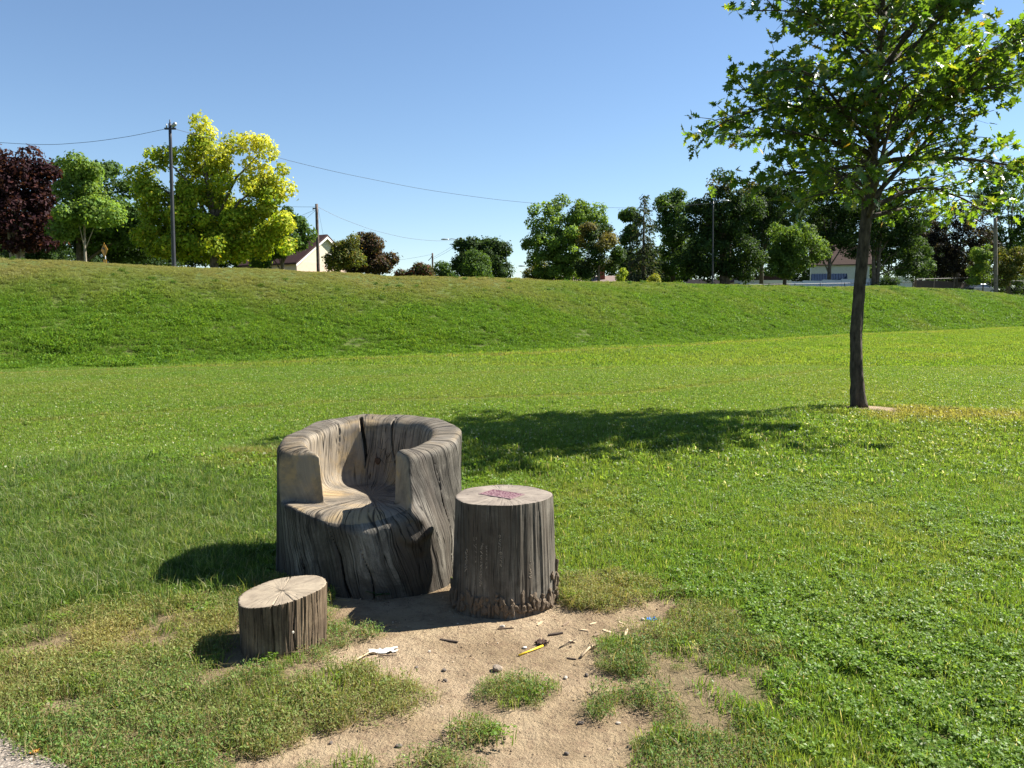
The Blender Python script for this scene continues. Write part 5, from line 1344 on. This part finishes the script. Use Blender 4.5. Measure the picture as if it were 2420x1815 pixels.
# ------------------------------------------------------------------ fences
def fences():
    vin = plain('white_vinyl', (.55, .57, .60), .5, .06, 2, bmp=.05)
    A, B = at(1750, 672, 98), at(2157, 655.5, 112)
    n = 9; root = empty('vinyl_fence', (A.x, A.y, 0)); tag(root, 'white vinyl panel fence along the crest behind the chain-link', 'fence')
    d = (B - A); d2 = Vector((d.x, d.y, 0)); ang = math.atan2(d.y, d.x); ln = d2.length / n
    for i in range(n):
        t = i / n; z = A.z + (B.z - A.z) * (t + .5 / n)
        p = Vector((d.x * t, d.y * t, 0))
        o = MB().box(.075, ln - .075, -.025, .025, z - 1.75, z - .002).build('panel', vin, root); o.location = p; o.rotation_euler = (0, 0, ang)
        o = MB().box(.07, ln - .07, -.045, .045, z, z + .09).build('top_rail', vin, root); o.location = p; o.rotation_euler = (0, 0, ang)
    for i in range(n + 1):
        t = i / n; z = A.z + (B.z - A.z) * t
        o = MB().box(-.065, .065, -.065, .065, z - 1.8, z + .14).build('post', vin, root); o.location = (d.x * t, d.y * t, 0); o.rotation_euler = (0, 0, ang)
    blk = plain('black_pipe', (.02, .02, .022), .5, .2); gal = plain('rusty_pipe', (.13, .11, .09), .6, .3)
    def wire_mat(nm, c):
        return plain(nm, c, .6, .2)
    def chain(label, P0, P1, posts, hgt, mat, wm, name='chain_link_fence'):
        root = empty(name, (P0.x, P0.y, 0)); tag(root, label, 'fence')
        d = P1 - P0
        MB().tube([(0, 0, P0.z), (d.x, d.y, P1.z)], .035, 6).build('top_rail', mat, root)
        for i in range(posts + 1):
            t = i / posts; z = P0.z + d.z * t
            MB().tube([(d.x * t, d.y * t, z - hgt), (d.x * t, d.y * t, z + .05)], .045, 6).build('post', mat, root)
        # mesh of thin wires, too fine to pick apart
        m = MB(); L2 = math.hypot(d.x, d.y); k = int(L2 / .32)
        for i in range(-4, k):
            for s in (1, -1):
                a, e = (i * .32, i * .32 + hgt) if s > 0 else (i * .32 + hgt, i * .32)
                q = []
                for u, zz in ((a, 0), (e, 1)):
                    u2 = min(max(u, 0), L2); f = (u2 - a) / (e - a) if abs(e - a) > 1e-6 else 0
                    q.append((d.x * u2 / L2, d.y * u2 / L2, P0.z + d.z * u2 / L2 - hgt + hgt * f))
                if (Vector(q[0]) - Vector(q[1])).length > .05: m.tube(q, .004, 3, False)
        o = m.build('wire_mesh', wm, root); o['kind'] = 'stuff'
    chain('low black chain-link fence in front of the white vinyl panels', at(1752, 673, 95), at(2157, 667, 108), 7, 1.3, blk, blk)
    chain('rusty chain-link fence right of the vinyl fence behind the car', at(2158, 660, 112), at(2300, 656, 121), 3, 2.0, gal, gal)
    chain('rusty chain-link fence running past the utility pole at the right edge', at(2301, 656.5, 121), at(2470, 668, 121), 4, 2.0, gal, gal)
    br = plain('brown_board', (.085, .06, .05), .85, .3, 5)
    A, B = at(2160, 661, 116), at(2290, 668, 124); root = empty('board_fence', (A.x, A.y, 0)); tag(root, 'dark brown board fence behind the rusty chain-link', 'fence')
    d = B - A; n = 42; w = math.hypot(d.x, d.y) / n; me = None
    for i in range(n):
        if me is None:
            o = MB().box(.008, w - .008, -.012, .012, -1.9, 0).build('board', br, root); me = o.data
        else: o = link('board', me, None, root)
        t = i / n; o.location = (d.x * t, d.y * t, A.z + d.z * t + .03 * math.sin(i * 1.7)); o.rotation_euler = (0, 0, math.atan2(d.y, d.x))
fences()

# ------------------------------------------------------------------ poles, lamps, wires, sign, car
M_POLE = bark_mat('pole_wood', (.15, .115, .095), (.07, .055, .05), .3)
M_STEEL = plain('dark_steel', (.05, .05, .055), .45, .2, 4, metal=.4)
M_GREYST = plain('grey_steel', (.32, .33, .34), .45, .15, 4, metal=.5)
def pole(name, label, px0, py0, px1, py1, depth, r0, r1, mat):
    a, b = at(px1, py1, depth), at(px0, py0, depth)
    z = float(hz(a.x, a.y)); root = empty(name, (a.x, a.y, z - .4)); tag(root, label, 'pole')
    a2 = Vector((0, 0, 0)); top = b - root.location; top.x *= 1
    n = 10; MB().tube([a2.lerp(top, i / n) for i in range(n + 1)], [r0 + (r1 - r0) * i / n for i in range(n + 1)], 12).build('shaft', mat, root, True)
    return root, top
def cobra(root, top, side, ln, drop=0.0, mat=None):
    mat = mat or M_GREYST
    p = [top + Vector((0, 0, -.45 + drop)), top + Vector((side * ln * .35, 0, .05 + drop)), top + Vector((side * ln * .75, 0, .12 + drop)), top + Vector((side * ln, 0, .06 + drop))]
    arm = MB().tube(p, .035, 6).build('lamp_arm', mat, root, True)
    h = MB(); c = p[-1]
    for_sec = [(-.05, .04, .03), (.15, .11, .06), (.45, .15, .09), (.65, .11, .07), (.75, .03, .02)]
    v = []; k = 10
    for x, w, hh in for_sec:
        for j in range(k):
            t = 2 * math.pi * j / k; v.append((c.x + side * x, c.y + w * math.cos(t), c.z + hh * math.sin(t) * (1.0 if math.sin(t) > 0 else .7)))
    f = [(i * k + j, i * k + (j + 1) % k, (i + 1) * k + (j + 1) % k, (i + 1) * k + j) for i in range(len(for_sec) - 1) for j in range(k)]
    f += [tuple(range(k - 1, -1, -1)), tuple(range((len(for_sec) - 1) * k, len(for_sec) * k))]
    h.add(v, f); h.build('lamp_head', mat, root, True)
def street():
    tops = {}
    r, t = pole('utility_pole', 'tallest dark pole with a fitting on top before the yellow maple', 401.5, 292, 411, 640, 49, .125, .085, M_STEEL)
    MB().tube([t + Vector((0, 0, -.1)), t + Vector((0, 0, .22))], [.05, .035], 8).build('finial', M_STEEL, r, True)
    MB().box(t.x - .32, t.x + .34, t.y - .05, t.y + .05, t.z - .34, t.z - .24).build('bracket', M_STEEL, r)
    MB().tube([t + Vector((.12, 0, -.20)), t + Vector((.30, 0, -.02)), t + Vector((.36, 0, .04))], [.09, .12, .07], 10).build('insulator', M_GREYST, r, True)
    MB().tube([t + Vector((-.2, 0, -.24)), t + Vector((-.2, 0, -.02))], [.05, .03], 8).build('insulator', M_GREYST, r, True)
    r, t = pole('utility_pole', 'brown wooden utility pole in front of the cream house', 748, 482, 753, 650, 70, .155, .115, M_POLE)
    MB().box(t.x - .30, t.x - .1, t.y - .04, t.y + .04, t.z - .42, t.z - .32).build('bracket', M_STEEL, r)
    MB().tube([t + Vector((-.30, 0, -.3)), t + Vector((-.30, 0, -.5))], .04, 6).build('insulator', M_GREYST, r)
    r, t = pole('lamp_pole', 'wooden lamp pole rising behind the round dark tree', 1089, 561, 1090, 660, 80, .12, .10, M_POLE)
    cobra(r, t, -1, 1.15, -.25)
    r, t = pole('utility_pole', 'far stubby pole above the reddish shrub', 1022, 598, 1023, 660, 100, .13, .10, M_POLE)
    MB().tube([t + Vector((-.5, 0, -.9)), t + Vector((-.2, 0, -.6)), t + Vector((-.05, 0, -.3))], .04, 5).build('bracket', M_STEEL, r)
    r, t = pole('lamp_pole', 'short street lamp in the gap left of the tall airy tree', 1260, 622, 1261, 668, 84, .10, .08, M_STEEL)
    cobra(r, t, -1, .75, -.35)
    r, t = pole('lamp_pole', 'thin steel lamp pole before the big dark maple', 1685.5, 476, 1684, 680, 78, .075, .055, M_STEEL)
    cobra(r, t, 1, .75, .0)
    r, t = pole('utility_pole', 'grey wooden utility pole beside the parked car', 2352, 515, 2354, 700, 110, .27, .22, bark_mat('grey_pole', (.24, .20, .16), (.12, .10, .08), .3))
    def wire(label, pts, r=.022, sag=0.0):
        P = [at(*p) for p in pts]
        Q = []
        for i in range(len(P) - 1):
            for k in range(10):
                t_ = k / 10; p = P[i].lerp(P[i + 1], t_); Q.append(p)
        Q.append(P[-1])
        # smooth the joints
        A = np.array(Q)
        for _ in range(12): A[1:-1] = .25 * A[:-2] + .5 * A[1:-1] + .25 * A[2:]
        o0 = A[0]; b = MB().tube([Vector(q - o0) for q in A], r * .48, 5)
        o = b.build('overhead_wire', M_STEEL); o.location = o0; tag(o, label, 'wire', 'overhead wires')
    wire('sagging wire from the left edge to the tallest pole', [(-300, 310, 49), (-150, 327, 49), (0, 337, 49), (70, 341, 49), (130, 342, 49), (220, 335, 49), (310, 322, 49), (399, 303, 49)], .026)
    wire('long wire from the tallest pole across the sky to the thin steel lamp pole', [(406, 303, 49), (440, 312, 50), (560, 345, 53), (680, 379, 56), (800, 408, 58), (1000, 448, 63), (1180, 473, 67), (1340, 487, 71), (1480, 492, 74), (1600, 488, 76), (1686, 479, 78)], .026)
    wire('wire sloping down behind the maroon maple towards the wooden pole', [(-100, 330, 62), (50, 362, 63), (180, 398, 64), (330, 438, 65), (520, 477, 68), (690, 489, 70), (746, 489, 70)], .024)
    wire('wire dipping from the wooden pole to the lamp pole behind the round tree', [(751, 489, 70), (800, 514, 71), (880, 544, 74), (960, 563, 76), (1030, 570, 78), (1088, 567, 80)], .026)
    wire('short steep wire from the wooden pole into the low dark tree', [(745, 496, 70), (720, 506, 70), (690, 520, 70)], .022)
    wire('short wire from the wooden pole down behind the yellow maple', [(745, 498, 70), (722, 518, 71), (690, 545, 72)], .022)
    wire('service wire from the wooden pole to the cream house gable', [(752, 494, 70), (759, 530, 73), (766, 566, 77)], .018)
    wire('upper of two wires between the lamp pole and the far stubby pole', [(1088, 569, 80), (1060, 588, 90), (1023, 609, 100)], .026)
    wire('lower of two wires between the lamp pole and the far stubby pole', [(1088, 572, 80), (1060, 594, 90), (1023, 613, 100)], .026)
    wire('faint wire running left from the far stubby pole', [(1022, 601, 100), (975, 610, 102), (925, 617, 105)], .022)
    wire('wire from the round tree to the short street lamp', [(1195, 625, 82), (1225, 635, 83), (1259, 640, 84)], .022)
    wire('lower wire from the round tree to the short street lamp', [(1195, 648, 82), (1225, 643, 83), (1259, 639, 84)], .022)
    # warning sign: yellow diamond with a left-bending arrow
    p = at(247, 591, 47); gz = float(hz(p.x, p.y)); s = empty('curve_sign', (p.x, p.y, gz - .3), R(-38)); tag(s, 'yellow diamond road sign with a black left-turning arrow', 'sign')
    h = p.z - gz + .3; q = .40
    MB().tube([(0, .03, 0), (0, .03, h + .3)], .028, 8).build('post', M_GREYST, s, True)
    amber = plain('amber_sheet', (.62, .27, .015), .5, .06, 3, bmp=0)
    pl = MB().prism([(0, h - q * 1.05), (q, h), (0, h + q * 1.05), (-q, h)], -.008, .0).build('plate', amber, s)
    ar = MB(); path = [(.07, -.24), (.07, -.05), (.05, .04), (-.02, .10), (-.08, .11)]
    w = .042
    for (a0, b0), (a1, b1) in zip(path[:-1], path[1:]):
        dd = Vector((a1 - a0, b1 - b0)); nn = Vector((-dd.y, dd.x)).normalized() * w
        ar.prism([(a0 + nn.x, h + b0 + nn.y), (a0 - nn.x, h + b0 - nn.y), (a1 - nn.x, h + b1 - nn.y), (a1 + nn.x, h + b1 + nn.y)], -.013 - .0004 * len(ar.f), -.0095)
    ar.prism([(-.07, h + .22), (-.24, h + .11), (-.07, h + .0)], -.018, -.0095)
    ar.build('arrow', plain('black_sheet', (.012, .012, .012), .5, .1, bmp=0), pl)
    MB().box(-.2, .2, -.01, 0, h - .82, h - .52).build('advisory_plate', amber, s)
    # parked car, nose to the left
    p = at(2315, 689, 118); c = empty('parked_car', (p.x, p.y, float(hz(p.x, p.y)) + .0), R(200)); tag(c, 'dark silver car parked at the right end beside the utility pole', 'car')
    c.location.z = at(2315, 671, 118).z - 1.45
    paint, nt, b = new_mat('car_paint'); b.inputs['Metallic'].default_value = .6; b.inputs['Roughness'].default_value = .25
    L(nt, ramp(nt, noise(nt, obj_pos(nt), 2.0), [(.3, (.14, .15, .16)), (.7, (.18, .19, .20))]), b.inputs['Base Color'])
    prof = [(-2.15, .32), (-2.2, .62), (-2.05, .82), (-1.2, .95), (.0, .96), (1.4, .95), (2.05, .9), (2.2, .7), (2.15, .32)]
    def loft(prof, w0, taper):
        v = []; n = len(prof)
        for y, sc in ((-w0, taper), (-w0 * .97, 1), (w0 * .97, 1), (w0, taper)):
            v += [(x * (1 if sc == 1 else .985), y, z if sc == 1 else .62 + (z - .62) * .86) for x, z in prof]
        f = [(j * n + i, j * n + (i + 1) % n, (j + 1) * n + (i + 1) % n, (j + 1) * n + i) for j in range(3) for i in range(n)]
        f += [tuple(range(n - 1, -1, -1)), tuple(range(3 * n, 4 * n))]
        return v, f
    MB().add(*loft(prof, .88, .9)).build('body', paint, c)
    cab = [(-1.25, .95), (-.45, 1.40), (.75, 1.43), (1.65, .95)]
    def cabin(sx_, sy, z1, name, mat, par):
        v = []
        for y0, y1 in ((-.80, -.62), (.80, .62)):
            for x, z in cab: v.append((x * sx_, (y0 if z < 1.2 else y1) * sy, z if z < 1.2 else z - z1))
        return MB().add(v, [(0, 1, 2, 3), (7, 6, 5, 4), (0, 4, 5, 1), (1, 5, 6, 2), (2, 6, 7, 3), (3, 7, 4, 0)]).build(name, mat, par)
    cabin(1, 1, .03, 'windows', M_GLASS, c)
    v = [(-.48, -.63, 1.372), (.78, -.63, 1.402), (.78, .63, 1.402), (-.48, .63, 1.372), (-.42, -.56, 1.43), (.70, -.56, 1.455), (.70, .56, 1.455), (-.42, .56, 1.43)]
    MB().add(v, [(0, 3, 2, 1), (4, 5, 6, 7), (0, 1, 5, 4), (1, 2, 6, 5), (2, 3, 7, 6), (3, 0, 4, 7)]).build('roof', paint, c)
    for sy in (-1, 1):
        for a, e in (((-1.27, .82, .95), (-.46, .635, 1.385)), ((.15, .80, .95), (.15, .635, 1.39)), ((1.67, .82, .95), (.76, .635, 1.41))):
            MB().tube([(a[0], a[1] * sy, a[2]), (e[0], e[1] * sy, e[2])], .035, 6).build('pillar', paint, c)
        MB().tube([(-.95, .84 * sy, 1.0), (-.95, 1.0 * sy, 1.04)], [.05, .09], 8).build('mirror', paint, c)
        MB().box(-2.215, -2.12, sy * .68 - .16, sy * .68 + .16, .60, .74).build('headlight', plain('lamp_glass', (.7, .7, .68), .1, .05, bmp=0), c)
        for x in (-1.35, 1.35):
            w = MB().tube([(x, sy * .66, .32), (x, sy * .90, .32)], .32, 18).build('wheel', plain('tyre', (.015, .015, .015), .9, .2), c)
            MB().tube([(x, sy * .88, .32), (x, sy * .915, .32)], .19, 12).build('rim', M_GREYST, w)
street()
